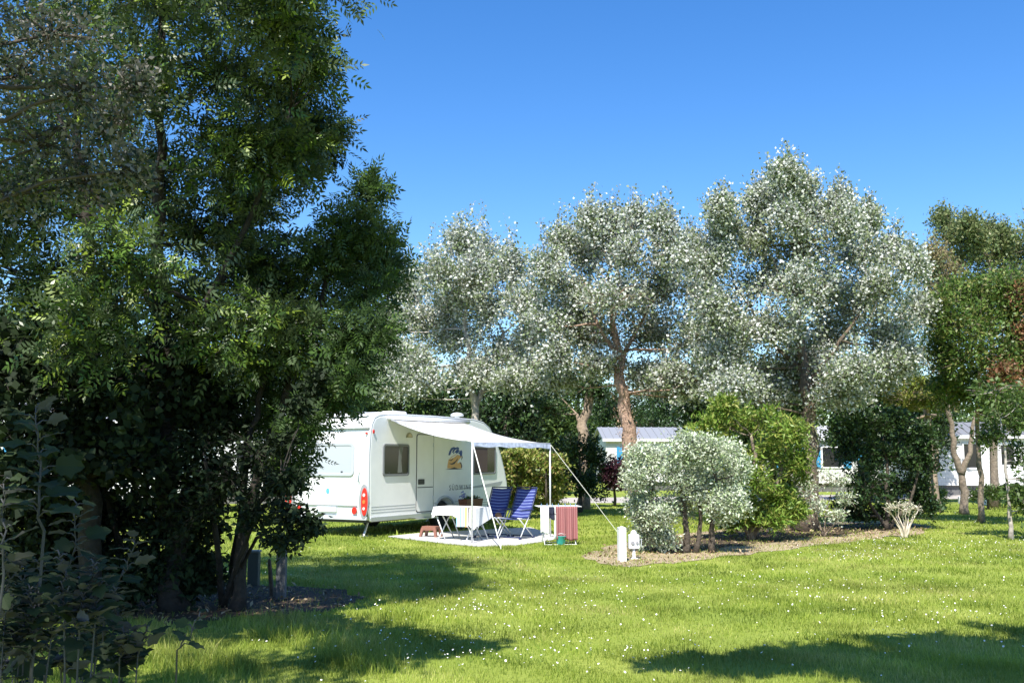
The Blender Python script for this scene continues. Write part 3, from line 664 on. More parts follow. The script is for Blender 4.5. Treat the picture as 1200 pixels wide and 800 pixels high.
# ------------------------------------------------------------------ clothes rack and washing
RC=G(654,637); RZ=.12
def rack():
    rt=empty('clothes_airer',RC,RZ,label='white wire clothes airer holding washing beside the awning pole',cat='clothes airer')
    for y in (-.24,-.12,0,.12,.24): MB().tube([(-.41,y,.72),(.41,y,.72)],.005,5).build('rail',M_white,rt)
    for s in (-1,1):
        MB().tube([(s*.41,-.26,.72),(s*.41,.26,.72)],.008,6).build('end_bar',M_white,rt)
        MB().tube([(s*.30,.24,.72),(s*.30,-.26,.01)],.008,6).build('leg',M_white,rt); MB().tube([(s*.27,-.24,.72),(s*.27,.26,.01)],.008,6).build('leg',M_white,rt)
    MB().tube([(-.32,-.26,.01),(.32,-.26,.01)],.008,6).tube([(-.29,.26,.01),(.29,.26,.01)],.008,6).build_each('foot_bar',M_white,rt)
rack()
def hang(name,label,cat,x0,x1,y,z1,m,folds=3,amp=.02,back=.12,taper=0,top=.725):
    n=16;k=16; V=[];Fc=[]
    for i in range(n+1):
        u=i/n; x=x0+(x1-x0)*u
        for j in range(k+1):
            v=j/k; z=top-(top-z1)*v; w=amp*math.sin(folds*2*PI*u+1)*(.4+v); V.append((x+(x0+x1-2*x)*.5*taper*v,y-.012-w-.02*v,z+.02*math.sin(PI*2*u)*v))
    for i in range(n):
        for j in range(k): a=i*(k+1)+j; Fc.append((a,a+k+1,a+k+2,a+1))
    m0=len(V)
    for i in range(n+1):       # short flap behind the rail
        x=x0+(x1-x0)*i/n
        V+= [(x,y+.012,top),(x,y+.02,top-back)]
    for i in range(n):
        a=m0+2*i; Fc.append((a,a+1,a+3,a+2)); Fc.append((i*(k+1),(i+1)*(k+1),a+2,a))
    mb=MB(); mb.add(V,Fc); o=mb.build(name,m,smooth=True); o.location=RC; o.rotation_euler=(0,0,RZ); md=o.modifiers.new('s','SOLIDIFY'); md.thickness=.004
    tag(o,label,cat); return o
def towelmat():
    m,n,l=nt('towel_red'); out=n.new('ShaderNodeOutputMaterial'); b=n.new('ShaderNodeBsdfPrincipled'); b.inputs['Roughness'].default_value=.95
    tc=n.new('ShaderNodeTexCoord'); sp=n.new('ShaderNodeSeparateXYZ'); w=n.new('ShaderNodeMath'); w.operation='MULTIPLY'; w.inputs[1].default_value=24; fr=n.new('ShaderNodeMath'); fr.operation='FRACT'
    r=n.new('ShaderNodeValToRGB'); r.color_ramp.interpolation='CONSTANT'; e=r.color_ramp.elements; e[0].color=(.27,.095,.10,1); e[1].position=.62; e[1].color=(.42,.21,.20,1); q=e.new(.8); q.color=(.30,.11,.12,1)
    l.new(tc.outputs['Object'],sp.inputs[0]); l.new(sp.outputs['X'],w.inputs[0]); l.new(w.outputs[0],fr.inputs[0]); l.new(fr.outputs[0],r.inputs[0]); l.new(r.outputs[0],b.inputs['Base Color']); l.new(b.outputs[0],out.inputs[0]); return m
hang('towel','large red striped bath towel hanging on the airer','towel',-.08,.33,-.24,.10,towelmat(),3,.022)
hang('garment','long white garment hanging on the left end of airer','garment',-.38,-.22,-.24,.22,mat('white_cotton',(.8,.8,.82),.9),2,.012)
hang('shorts','dark navy shorts hanging between white garment and towel','shorts',-.21,-.09,-.12,.48,mat('navy_cotton',(.02,.025,.05),.9),1,.01)
hang('cloth','white cloth hanging behind the red towel on airer','cloth',-.10,.02,-.12,.10,mat('white_cotton2',(.7,.74,.72),.9),1,.01)
for i,x in enumerate((-.36,-.25,-.15,-.03,.10,.20,.30)):
    if i==0:
        p0=MB().box(-.006,.006,-.008,.008,-.03,.035).build('clothes_peg',mat('peg_blue',(.2,.35,.6),.5),bevel=.002); p=p0
        p['category']='clothes peg'; p['group']='plastic pegs clipped along the airer rail'; p['label']='small blue plastic peg clipped on the airer front rail'
    else: p=p0.copy(); C.objects.link(p)
    v=Matrix.Rotation(RZ,4,'Z')@Vector((x,-.245,.745)); p.location=RC+v; p.rotation_euler=(0,0,RZ)
def bucket():
    c=G(657,637.5); c.y-=.12; o=empty('bucket',c,label='small teal plastic bucket standing under the red towel',cat='bucket'); m=mat('teal_plastic',(.05,.42,.42),.4)
    MB().lathe([(.07,0),(.075,.01),(.10,.16),(.105,.165),(.10,.17),(.09,.15),(.06,.02)],n=22).build('pail',m,o,smooth=True)
    MB().tube([(-.1,0,.16),(-.08,-.05,.20),(0,-.08,.22),(.08,-.05,.20),(.1,0,.16)],.005,5).build('handle',M_white,o)
bucket()
# ------------------------------------------------------------------ bollards, service post
def bollard():
    c=G(729,658); rt=empty('bollard',c,.2,label='square white pitch marker post beside the silver shrub',cat='post')
    MB().box(-.06,.06,-.06,.06,0,.53).build('post',mat('white_wood',(.75,.75,.73),.6,noise=8,amt=.06),rt,bevel=.008)
    MB().add([(-.065,-.065,.531),(.065,-.065,.531),(.065,.065,.531),(-.065,.065,.531),(0,0,.56)],[(0,1,4),(1,2,4),(2,3,4),(3,0,4),(3,2,1,0)]).build('cap',M_white,rt)
bollard()
def service():
    c=G(743,655); rt=empty('service_post',c,.1,label='small white electric hook-up box on a thin stalk',cat='hook-up post')
    MB().lathe([(.07,0),(.07,.02),(.022,.03),(.022,.2),(.022,.2)],n=14).build('stalk',M_white,rt,smooth=True)
    b=MB().box(-.085,.085,-.05,.05,.17,.40).build('box',M_white,rt,bevel=.012)
    MB().prism(ell(-.03,.27,.03,.03),lambda a,b,d:(a,-.05-d,b),0,.02).prism(ell(.045,.27,.022,.022),lambda a,b,d:(a,-.05-d,b),0,.02).build_each('socket',mat('grey_pl',(.3,.3,.32),.5),b,bevel=.003)
    MB().lathe([(.05,.40),(.055,.42),(.04,.45),(.015,.47)],n=14).build('cap',M_white,rt,smooth=True)
    MB().tube([(.08,0,.3),(.13,0,.33),(.12,0,.2)],.008,5).build('hook',M_trim,rt)
service()
M_conc=mat('concrete',(.12,.125,.13),.85,noise=10,amt=.2,bump=.4); M_wood=mat('old_wood',(.10,.08,.06),.85,noise=15,amt=.3)
c=G(329,702); rt=empty('concrete_post',c,label='grey concrete post at the edge of the tree bed',cat='post'); MB().box(-.055,.055,-.05,.05,0,.56).build('shaft',M_conc,rt,bevel=.01); MB().box(-.05,.05,-.045,.045,.56,.58).build('cap',M_conc,rt,bevel=.006)
c=G(319,700); rt=empty('wooden_stake',c,label='short dark stake leaning beside the grey concrete post',cat='stake'); MB().tube([(0,0,0),(-.05,.02,.42)],[.03,.022],6).build('shaft',M_wood,rt); MB().tube([(-.05,.02,.42),(-.055,.022,.45)],[.022,.005],6).build('tip',M_wood,rt)
c=G(297,686); rt=empty('service_box',c,label='grey green utility box standing behind the tree stem',cat='utility box'); MB().box(-.07,.07,-.06,.06,0,.42).build('cabinet',mat('greybox',(.07,.085,.075),.6),rt,bevel=.01); MB().box(-.08,.08,-.07,.07,.42,.45).build('lid',mat('greybox2',(.2,.22,.2),.6),rt,bevel=.01)
c=G(903,622); rt=empty('concrete_post',c,label='grey concrete post under the green willow shrub',cat='post'); MB().box(-.06,.06,-.06,.06,0,.48).build('shaft',M_conc,rt,bevel=.01); MB().box(-.045,.045,-.045,.045,.48,.50).build('cap',M_conc,rt,bevel=.006)
c=G(1128,597); rt=empty('service_post',c,label='tiny white service post at foot of forked tree',cat='hook-up post'); MB().box(-.11,.11,-.07,.07,.18,.42).build('box',M_white,rt,bevel=.02); MB().box(-.04,.04,-.04,.04,0,.18).build('stalk',M_white,rt,bevel=.004)
c=G(1153,592); rt=empty('bollard',c,label='white pitch marker post in shade near right mobile home',cat='post'); MB().box(-.07,.07,-.07,.07,0,.55).build('post',M_white,rt,bevel=.008); MB().box(-.05,.05,-.05,.05,.55,.58).build('cap',M_white,rt,bevel=.008)
# ------------------------------------------------------------------ mobile homes
def mobile_home(loc,rz,L,label,wins,roofcol=(.16,.18,.22),D=3.8,shut=None,door=None,wallc=(.72,.72,.70)):
    rt=empty('mobile_home',loc,rz,label=label,cat='mobile home',group='white mobile homes behind the pitch')
    wm=mat('siding',wallc,.6,noise=2,amt=.04); he=2.75; hr=3.35
    mb=MB(); y0,y1=-D/2,D/2
    v=[(-L/2,y0,.45),(-L/2,y1,.45),(-L/2,y1,he),(-L/2,0,hr-.05),(-L/2,y0,he)]; v+=[(L/2,y,z) for _,y,z in v]
    mb.add(v,[(0,1,2,3,4),(9,8,7,6,5),(0,5,6,1),(1,6,7,2),(4,9,5,0)]); wall=mb.build('wall',wm,rt)
    k=MB()
    z=.6
    while z<he-.05: k.box(-L/2,L/2,y0-.012,y0,z,z+.012); z+=.18
    k.build('cladding_lines',mat('siding_line',(.55,.56,.56),.6),wall)
    rf=MB()
    for s in (-1,1):
        rf.add([(-L/2-.2,s*(D/2+.2),he-.08),(L/2+.2,s*(D/2+.2),he-.08),(L/2+.2,0,hr),(-L/2-.2,0,hr),(-L/2-.2,s*(D/2+.2),he-.02),(L/2+.2,s*(D/2+.2),he-.02),(L/2+.2,0,hr+.06),(-L/2-.2,0,hr+.06)],[(0,1,2,3),(4,5,6,7),(0,1,5,4),(1,2,6,5),(3,0,4,7)])
        x=-L/2
        while x<L/2: rf.add([(x,s*(D/2+.2),he-.015),(x+.05,s*(D/2+.2),he-.015),(x+.05,0,hr+.065),(x,0,hr+.065),(x,s*(D/2+.2),he+.015),(x+.05,s*(D/2+.2),he+.015),(x+.05,0,hr+.095),(x,0,hr+.095)],[(4,5,6,7),(0,1,5,4),(1,2,6,5),(3,0,4,7)]); x+=.4
    rf.build('roof',mat('roof_sheet%s'%str(roofcol),roofcol,.5),rt)
    MB().box(-L/2-.2,L/2+.2,y0-.23,y0-.2,he-.16,he-.01).build('fascia',M_white,rt)
    MB().box(-L/2+.1,L/2-.1,y0+.15,y0+.2,0,.45).build('skirting',mat('skirt',(.12,.12,.12),.7),rt)
    for (x,w_,z0,z1) in wins:
        mp=lambda a,b,d:(a,y0-d,b)
        f=MB().ring([(x,z0),(x+w_,z0),(x+w_,z1),(x,z1)],[(x+.06,z0+.06),(x+w_-.06,z0+.06),(x+w_-.06,z1-.06),(x+.06,z1-.06)],mp,0,.05).build('window',M_white,rt)
        MB().prism([(x+.05,z0+.05),(x+w_-.05,z0+.05),(x+w_-.05,z1-.05),(x+.05,z1-.05)],mp,.005,.02).build('pane',M_glass,f)
        if shut:
            for xs in (x-.42,x+w_+.04):
                MB().box(xs,xs+.38,y0-.05,y0-.015,z0,z1).build('shutter',shut,rt)
    if door:
        x=door; d=MB().box(x,x+.8,y0-.04,y0-.014,.5,2.45).build('door',M_white,rt); MB().box(x+.12,x+.68,y0-.045,y0-.041,1.4,2.3).build('door_pane',M_glass,d)
    return rt
M_shut=mat('shutter_blue',(.05,.28,.5),.5)
WN=[(-3.6,1.1,1.2,2.3),(-1.2,.8,1.2,2.3),(1.7,1.4,1.2,2.3)]
a=P(702,517,54)
mobile_home((a.x+4.4,55.5,0),R(3),8.4,'white mobile home with blue shutters beyond the leaning trunk',[(-3.2,.8,1.3,2.3),(-.6,1.2,1.2,2.3),(2.2,1,1.2,2.3)],(.25,.26,.28),shut=M_shut)
mobile_home((GX(1165,46).x+1.2,48,0),R(-4),9.5,'white mobile home behind the forked tree at far right',[(-3.9,.6,1.1,2.3),(-2.3,.8,1.2,2.4),(.6,1.8,1.0,2.4),(3.1,.9,1.2,2.4)],(.2,.205,.215),door=-.7)
mobile_home((GX(965,52).x,53,0),R(2),7.5,'white mobile home glimpsed between the ivy trunk and the dark laurel',[(-2.6,.9,1.2,2.3),(-.4,1.1,1.2,2.3),(1.9,.9,1.2,2.3)],(.5,.5,.5),shut=M_shut)
mobile_home((GX(40,30).x,31,0),R(2),9,'white mobile home with blue shutters behind the dark left trees',[(-3,.9,1.2,2.3),(-.2,1.3,1.2,2.3),(2.6,1,1.2,2.3)],(.4,.42,.46),shut=M_shut)
mobile_home((GX(285,38).x,39,0),R(-3),9,'pale mobile home glimpsed behind the caravan and left shrubs',[(-3,.9,1.2,2.3),(0,1.2,1.2,2.3),(2.6,1,1.2,2.3)],(.45,.47,.5),wallc=(.66,.69,.72))
# ------------------------------------------------------------------ plants
bark=mat('bark_grey',(.20,.16,.12),.9,noise=14,amt=.4,bump=.9,bscale=30); bark_pale=mat('bark_pale',(.27,.21,.155),.9,noise=9,amt=.4,bump=.8,bscale=22)
bark_dark=mat('bark_dark',(.075,.06,.045),.9,noise=14,amt=.4,bump=.8,bscale=30); bark_birch=mat('bark_birch',(.36,.32,.28),.8,noise=10,amt=.45,bump=.3)
L_pop=leafmat('leaf_poplar',[(.10,.15,.05),(.19,.24,.11),(.33,.37,.24)],back=(.58,.60,.54),rough=.5,trans=.2,patch=.2)
L_ash=leafmat('leaf_ash',[(.025,.055,.012),(.05,.10,.02),(.085,.15,.025)],back=(.08,.13,.05),rough=.4,trans=.28,patch=.3)
L_ev=leafmat('leaf_evergreen',[(.018,.04,.014),(.035,.07,.02),(.06,.11,.03)],rough=.4,trans=.15,patch=.35)
L_mid=leafmat('leaf_mid',[(.04,.08,.02),(.08,.14,.03),(.13,.19,.05)],rough=.45,trans=.25,patch=.3)
L_wil=leafmat('leaf_willow',[(.09,.18,.02),(.16,.27,.035),(.26,.36,.07),(.36,.36,.09)],rough=.4,trans=.3,patch=.25)
L_var=leafmat('leaf_varieg',[(.08,.15,.02),(.20,.27,.04),(.38,.40,.12),(.30,.20,.08)],rough=.4,trans=.3,patch=.3)
L_sil=leafmat('leaf_silver',[(.17,.25,.10),(.36,.45,.24),(.66,.71,.55)],back=(.58,.62,.50),rough=.6,trans=.12,patch=.15)
L_pur=leafmat('leaf_purple',[(.03,.012,.018),(.06,.02,.03),(.10,.04,.05)],rough=.4,trans=.2)
L_tan=leafmat('leaf_tan',[(.20,.18,.07),(.28,.21,.12),(.16,.20,.06)],rough=.8,trans=.2)
L_red=leafmat('leaf_red',[(.22,.09,.05),(.28,.14,.07),(.12,.15,.04)],rough=.5,trans=.3)
L_ivyr=leafmat('ivy_dry',[(.24,.13,.08),(.42,.28,.19),(.55,.42,.31)],rough=.8,trans=.1)
L_ivyp=leafmat('ivy_pale',[(.16,.20,.06),(.38,.36,.24),(.55,.52,.42)],rough=.7,trans=.15)
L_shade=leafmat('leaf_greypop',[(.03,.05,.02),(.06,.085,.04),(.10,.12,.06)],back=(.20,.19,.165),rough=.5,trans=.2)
RH=T_rhomb(.75); RH2=T_rhomb(.5); NAR=T_rhomb(.26); PIN=T_pinnate()
def lobes(lst,Y,jit=1.0,seed=0):
    g=np.random.default_rng(seed); out=[]
    for q in lst:
        px,py,rx,ry=q[:4]; dY=q[4] if len(q)>4 else g.uniform(-1,1)*jit
        out.append(LB(px,py,rx,ry,Y,dY))
    return out
GP='silver leaved poplars along the back of the pitch'
# poplar 1 (behind the caravan)
Y=30; b=GX(563,Y)
plant('poplar_tree','silver leafed poplar rising directly behind the caravan roof','tree',b,[([b,P(560,540,Y),P(556,480,Y),P(549,430,Y),P(546,370,Y),P(548,310,Y)],.17,.025),([P(556,480,Y),P(572,440,Y+.3),P(590,390,Y)],.09,.04)],
 lobes([(540,292,26,28),(565,305,30,34),(510,325,26,34),(475,345,26,32),(600,320,24,32),(540,345,42,36),(500,380,42,34),(575,370,42,38),(460,385,28,30),(615,365,26,36),(530,405,45,32),(590,420,38,30),(480,425,38,28),(450,420,26,24),(625,400,22,28),(555,440,35,22),(490,450,34,20),(450,455,26,18),(600,448,34,20),(625,440,24,20),(530,370,50,40),(560,330,40,36)],Y,1.6,1),
 RH,.088,L_pop,bark_birch,twigs=46,per=70,spread=.17,up=.6,leafup=.1,plume=4,group=GP,limb=.032,seed=11)
# poplar 2
bark_root=mat('bark_rooty',(.30,.20,.145),.95,noise=16,amt=.5,bump=1.0,bscale=18)
Y=27; b=GX(756,Y)
plant('poplar_tree','silver leafed poplar with a leaning trunk wrapped in dry ivy','tree',b,[([b,P(745,560,Y),P(735,500,Y),P(727,450,Y),P(722,405,Y),P(715,350,Y),P(712,300,Y)],.27,.03),([P(724,430,Y),P(745,390,Y+.4),P(770,340,Y)],.07,.02),([P(724,420,Y),P(700,380,Y-.3),P(685,330,Y)],.07,.02)],
 lobes([(692,265,16,26),(715,275,24,30),(745,262,18,24),(775,268,20,24),(660,290,18,28),(690,305,34,34),(735,305,38,36),(785,300,30,34),(640,320,24,32),(815,310,20,30),(665,350,40,34),(715,355,45,34),(775,350,45,38),(820,355,34,40),(640,380,32,32),(690,400,40,28),(760,400,42,30),(815,405,40,32),(650,420,34,22),(840,440,34,34),(790,445,34,24),(700,432,28,18),(655,448,30,16),(760,445,40,20),(825,400,40,40),(735,360,50,44),(805,460,40,18),(675,385,40,40)],Y,1.5,2),
 RH,.082,L_pop,bark_root,twigs=46,per=70,spread=.17,up=.6,leafup=.1,plume=4,group=GP,limb=.032,seed=12,ivy=(L_ivyr,2600,.045,.27,.2,5.2))
# poplar 3 (tallest)
Y=23; b=GX(943,Y)
bark_ivy=mat('bark_ivied',(.13,.10,.07),.9,noise=14,amt=.4,bump=.9,bscale=30)
plant('poplar_tree','tallest silver leafed poplar with ivy covered trunk behind the shrub bed','tree',b,[([b,P(947,560,Y),P(950,500,Y),P(944,440,Y),P(935,380,Y),P(930,300,Y),P(927,230,Y)],.24,.02),([P(947,450,Y),P(985,400,Y-.3),P(1020,350,Y)],.06,.02),([P(944,440,Y),P(905,400,Y+.4),P(865,340,Y)],.06,.02)],
 lobes([(922,212,16,24),(935,228,26,26),(905,232,20,24),(950,252,26,24),(925,265,34,28),(888,240,14,22),(985,245,13,24),(990,268,24,30),(1018,262,9,22),(845,252,16,24),(850,280,28,30),(885,285,30,32),(810,298,14,22),(950,300,42,34),(1005,305,34,34),(1045,300,22,26),(835,315,32,34),(900,335,48,36),(965,350,45,36),(1030,345,38,34),(1070,315,12,20),(1072,370,22,26),(840,370,42,36),(905,395,46,34),(975,400,44,32),(1040,400,38,30),(850,425,36,32),(910,445,38,26),(1000,440,38,28),(945,445,30,22),(1055,425,22,24),(930,350,60,50),(870,390,50,44),(1000,370,50,44),(860,455,40,20),(900,465,40,16),(985,465,36,16),(1030,445,30,20),(945,420,50,36)],Y,1.4,3),
 RH,.072,L_pop,bark_ivy,twigs=46,per=70,spread=.17,up=.6,leafup=.1,plume=4,group=GP,limb=.032,seed=13,ivy=(L_ivyp,2800,.06,.33,.1,2.6))
bark_black=mat('bark_black',(.03,.025,.02),.9,noise=14,amt=.4,bump=.8,bscale=30)
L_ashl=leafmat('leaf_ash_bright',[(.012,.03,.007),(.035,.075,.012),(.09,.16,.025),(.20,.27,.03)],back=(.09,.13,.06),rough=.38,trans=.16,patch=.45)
L_shaded=leafmat('leaf_shaded',[(.008,.016,.006),(.014,.028,.008),(.025,.045,.012)],rough=.8,trans=.06,patch=.3)  # extra dark leaf colour, with the shade under the left trees painted in
# big left trees
Y=10.4; b=GX(205,Y+.5)
ash=lobes([(60,20,90,60),(170,-10,90,70),(260,0,66,56),(330,20,34,30),(320,-60,50,40),(250,90,75,50),(315,110,46,32),(150,100,80,60),(60,130,80,60),(360,70,16,14),(378,158,20,16),(335,180,36,22),(280,180,60,46),(190,200,70,55),(90,230,80,60),(20,230,60,60),(290,235,36,28),(230,270,60,50),(140,300,70,50),(50,330,70,50),(290,310,50,45),(320,340,40,38),(200,360,65,50),(110,390,60,45),(270,390,55,42),(20,410,60,45),(330,400,45,40)],Y,1.3,4)
ash+=[(np.array(c),np.array(r)) for c,r in (((-5.6,8.6,6.3),(1.3,1.2,.8)),((-3.5,10.6,7.8),(1.6,1.5,1.0)),((-5.4,10.4,7.8),(1.6,1.5,1.0)),((-2.6,10.4,7.5),(1.0,1.2,.9)),((-3.2,8.9,6.7),(.9,.9,.5)),((-2.1,8.6,6.3),(.7,.8,.4)))]
plant('ash_tree','big dark ash tree with feathery leaves filling the upper left','tree',b,[([b,P(202,600,Y+.5),P(195,500,Y+.5),P(190,380,Y+.3),P(185,250,Y),P(190,100,Y),P(200,-60,Y)],.13,.03),([P(193,440,Y+.4),P(240,360,Y),P(300,240,Y),P(340,130,Y)],.05,.015),([P(190,380,Y+.3),P(130,260,Y),P(60,120,Y)],.05,.015)],
 ash,PIN,.22,L_ashl,bark_black,twigs=28,per=20,spread=.16,up=.15,leafup=.6,hang=.35,limb=.03,seed=14)
Y=10.3; b=GX(105,Y)
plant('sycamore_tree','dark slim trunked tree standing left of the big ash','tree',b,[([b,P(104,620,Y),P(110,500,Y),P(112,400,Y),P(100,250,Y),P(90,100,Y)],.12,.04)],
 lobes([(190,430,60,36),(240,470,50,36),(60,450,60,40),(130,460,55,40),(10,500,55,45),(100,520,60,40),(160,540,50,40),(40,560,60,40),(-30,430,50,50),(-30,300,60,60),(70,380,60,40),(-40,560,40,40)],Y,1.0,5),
 RH,.10,L_shaded,bark_black,twigs=22,per=40,spread=.13,up=.2,leafup=.6,limb=.035,seed=15)
# young ash with curved stems; crown overlaps the sky right of the big one
Y=10.9; b=GX(278,Y)
plant('young_ash_tree','young ash with two curved stems overlapping the left end of caravan','tree',b,[([b,P(283,640,Y),P(300,560,Y),P(325,490,Y),P(352,420,Y),P(380,340,Y),P(400,270,Y)],.075,.02),([G(270,700),P(282,600,Y+.3),P(290,520,Y),P(310,450,Y),P(330,380,Y)],.05,.02),([P(300,560,Y),P(330,530,Y),P(355,500,Y)],.03,.012)],
 lobes([(432,232,8,22),(408,270,20,22),(442,280,18,20),(378,300,24,24),(415,305,36,28),(452,310,18,22),(380,340,40,30),(430,350,34,30),(350,380,36,30),(400,395,38,30),(435,400,22,24),(365,430,36,26),(410,440,26,20),(340,460,30,24),(300,440,32,26),(392,468,18,12),(352,500,12,12),(340,545,10,14),(300,500,32,26)],Y,.7,6),
 PIN,.18,L_ash,bark_black,twigs=26,per=13,spread=.11,up=.35,leafup=.6,hang=.3,limb=.02,seed=16,twr=.004)
# twigs with leaves in front of the caravan's rear
Y=9.6; b=GX(262,Y+1.6)
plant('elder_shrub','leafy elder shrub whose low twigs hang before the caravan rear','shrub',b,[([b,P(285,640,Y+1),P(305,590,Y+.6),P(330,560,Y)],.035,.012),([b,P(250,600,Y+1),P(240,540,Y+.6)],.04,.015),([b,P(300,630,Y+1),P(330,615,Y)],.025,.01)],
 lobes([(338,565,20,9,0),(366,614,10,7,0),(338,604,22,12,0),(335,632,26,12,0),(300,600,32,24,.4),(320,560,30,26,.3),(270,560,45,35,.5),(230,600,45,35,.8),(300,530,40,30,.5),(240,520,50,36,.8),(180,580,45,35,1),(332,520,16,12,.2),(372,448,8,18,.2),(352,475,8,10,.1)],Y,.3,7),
 RH2,.075,L_shaded,bark_black,twigs=22,per=17,spread=.05,up=.0,leafup=.7,hang=.5,limb=.014,seed=17,twr=.003)
Y=11.2; b=GX(150,Y)
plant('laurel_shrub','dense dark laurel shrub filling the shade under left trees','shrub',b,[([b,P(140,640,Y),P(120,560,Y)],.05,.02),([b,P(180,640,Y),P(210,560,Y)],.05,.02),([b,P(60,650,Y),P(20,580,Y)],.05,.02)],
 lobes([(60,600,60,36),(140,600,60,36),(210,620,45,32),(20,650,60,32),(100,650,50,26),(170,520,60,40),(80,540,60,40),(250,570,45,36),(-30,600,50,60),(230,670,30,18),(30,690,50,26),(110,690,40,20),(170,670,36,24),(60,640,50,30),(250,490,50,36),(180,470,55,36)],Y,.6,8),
 RH2,.09,L_shaded,bark_black,twigs=34,per=56,spread=.13,up=.05,leafup=.6,limb=.02,seed=18)
# grey poplar overhanging the top left corner, nearer
Y=7.2; b=Vector((-5.2,6.6,0))
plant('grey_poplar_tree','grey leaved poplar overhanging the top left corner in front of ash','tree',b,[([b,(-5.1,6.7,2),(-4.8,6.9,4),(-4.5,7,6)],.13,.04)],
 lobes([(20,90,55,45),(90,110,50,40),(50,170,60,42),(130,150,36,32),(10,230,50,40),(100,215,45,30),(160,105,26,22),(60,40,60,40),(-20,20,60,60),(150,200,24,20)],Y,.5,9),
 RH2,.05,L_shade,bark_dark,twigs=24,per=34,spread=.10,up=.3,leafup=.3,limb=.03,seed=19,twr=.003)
# trees outside the frame whose shade falls into it (they stand left and right of the camera)
plant('sycamore_tree','tall sycamore just outside the left edge shading the foreground','tree',(-5.6,.8,0),[([(-5.6,.8,0),(-5.5,.9,3),(-5.2,1.0,6),(-4.6,1.2,8)],.2,.06)],
 [(np.array(c),np.array(r)) for c,r in (((-4.2,1.0,6.4),(1.5,1.5,.9)),((-2.6,.2,6.6),(1.4,1.4,.9)),((-5.6,2.2,6.4),(1.6,1.5,1)),((-3.2,-1.2,6.8),(1.5,1.5,.9)),((-3.6,2.6,6.8),(1.4,1.3,.8)),((-5,-.8,7),(1.7,1.6,1)),((-1.7,-1.4,6.6),(1.0,1.1,.7)),((-2.6,1.9,5.9),(.9,.9,.6)),((-4.8,4.0,6.8),(1.5,1.4,.9)),((-2.4,3.9,6.6),(.7,.7,.5)),((-2.7,4.9,6.6),(.9,.6,.4)),((-3.7,5.3,6.7),(1.0,.8,.5)),((-1.9,4.3,6.5),(.6,.35,.3)),((-4.6,5.4,6.8),(1,.9,.5)))],
 RH,.14,L_mid,bark_dark,twigs=26,per=34,spread=.16,up=.2,leafup=.8,limb=.06,seed=20)
plant('maple_tree','broad maple just outside the right edge shading the front lawn','tree',(6.2,2.8,0),[([(6.2,2.8,0),(6.1,2.9,3),(5.6,3.4,6),(5.0,3.6,8)],.2,.06)],
 [(np.array(c),np.array(r)) for c,r in (((2.3,3.3,6.2),(.8,.5,.4)),((3.6,3.2,6.3),(1.0,.7,.6)),((5.0,3.5,6.3),(1.1,.8,.7)),((.55,3.75,6.2),(.55,.14,.2)),((1.5,3.9,6.2),(.8,.4,.4)),((2.5,4.3,6.3),(.9,.8,.6)),((3.5,4.3,6.3),(1.0,1.1,.8)),((4.6,4.5,6.4),(1.2,1.1,.9)),((5.8,4.4,6.5),(1.3,1.3,1)),((3.0,3.4,6.8),(1.2,.9,.7)),((4.4,3.2,7.2),(1.6,1.2,.9)),((6.2,3.4,7.4),(1.6,1.5,1)),((2.2,3.2,6.4),(.8,.6,.5)))],
 RH,.15,L_mid,bark_dark,twigs=36,per=60,spread=.13,up=.2,leafup=.8,limb=.05,seed=21)
# middle: shrubs
Y=17.6; b=GX(810,Y)
st=[([GX(835,Y),P(833,615,Y),P(845,580,Y),P(835,545,Y)],.06,.02),([GX(803,Y),P(805,620,Y),P(800,580,Y),P(790,545,Y)],.065,.02),([GX(790,Y),P(775,630,Y),P(765,600,Y),P(765,560,Y)],.035,.015),([GX(815,Y),P(822,610,Y),P(815,560,Y)],.05,.02)]
plant('silver_shrub','round silver leaved shrub on dark stems beside white marker post','shrub',b,st,
 lobes([(765,540,24,18),(800,530,30,18),(835,530,24,18),(755,570,24,22),(790,560,32,24),(830,555,32,24),(855,570,20,26),(765,600,20,22),(745,560,12,18),(868,552,12,16),(770,625,12,12),(810,518,20,10),(815,575,34,20),(850,600,16,14),(745,535,10,10),(852,530,14,12),(755,610,16,16),(775,605,18,16),(745,590,12,14),(795,595,26,18),(835,590,26,16),(862,590,14,16),(785,545,34,22),(825,540,34,20),(752,630,12,9),(780,634,12,8),(765,618,18,12)],Y,.45,22),
 RH2,.058,L_sil,bark_dark,twigs=30,per=38,spread=.085,up=.3,leafup=.5,limb=.025,seed=22,twr=.004)
Y=20.2; b=GX(880,Y)
plant('willow_shrub','tall olive green narrow leaved shrub behind the silver shrub','shrub',b,[([b,P(880,600,Y),P(885,540,Y),P(880,510,Y)],.06,.03),([b,P(860,590,Y),P(840,530,Y)],.05,.02),([b,P(905,590,Y),P(920,530,Y)],.05,.02)],
 lobes([(850,500,34,22),(890,495,34,20),(825,510,26,20),(925,510,22,22),(860,535,36,26),(905,535,34,26),(935,550,16,26),(880,570,40,24),(840,570,30,24),(915,590,26,18),(870,598,34,14),(830,545,28,26),(850,478,14,10),(860,612,22,9),(905,610,22,9),(930,600,14,12),(880,605,26,10)],Y,.7,23),
 NAR,.12,L_wil,bark,twigs=28,per=44,spread=.08,up=.5,leafup=.2,limb=.03,seed=23,twr=.004)
Y=23.5; b=GX(1040,Y)
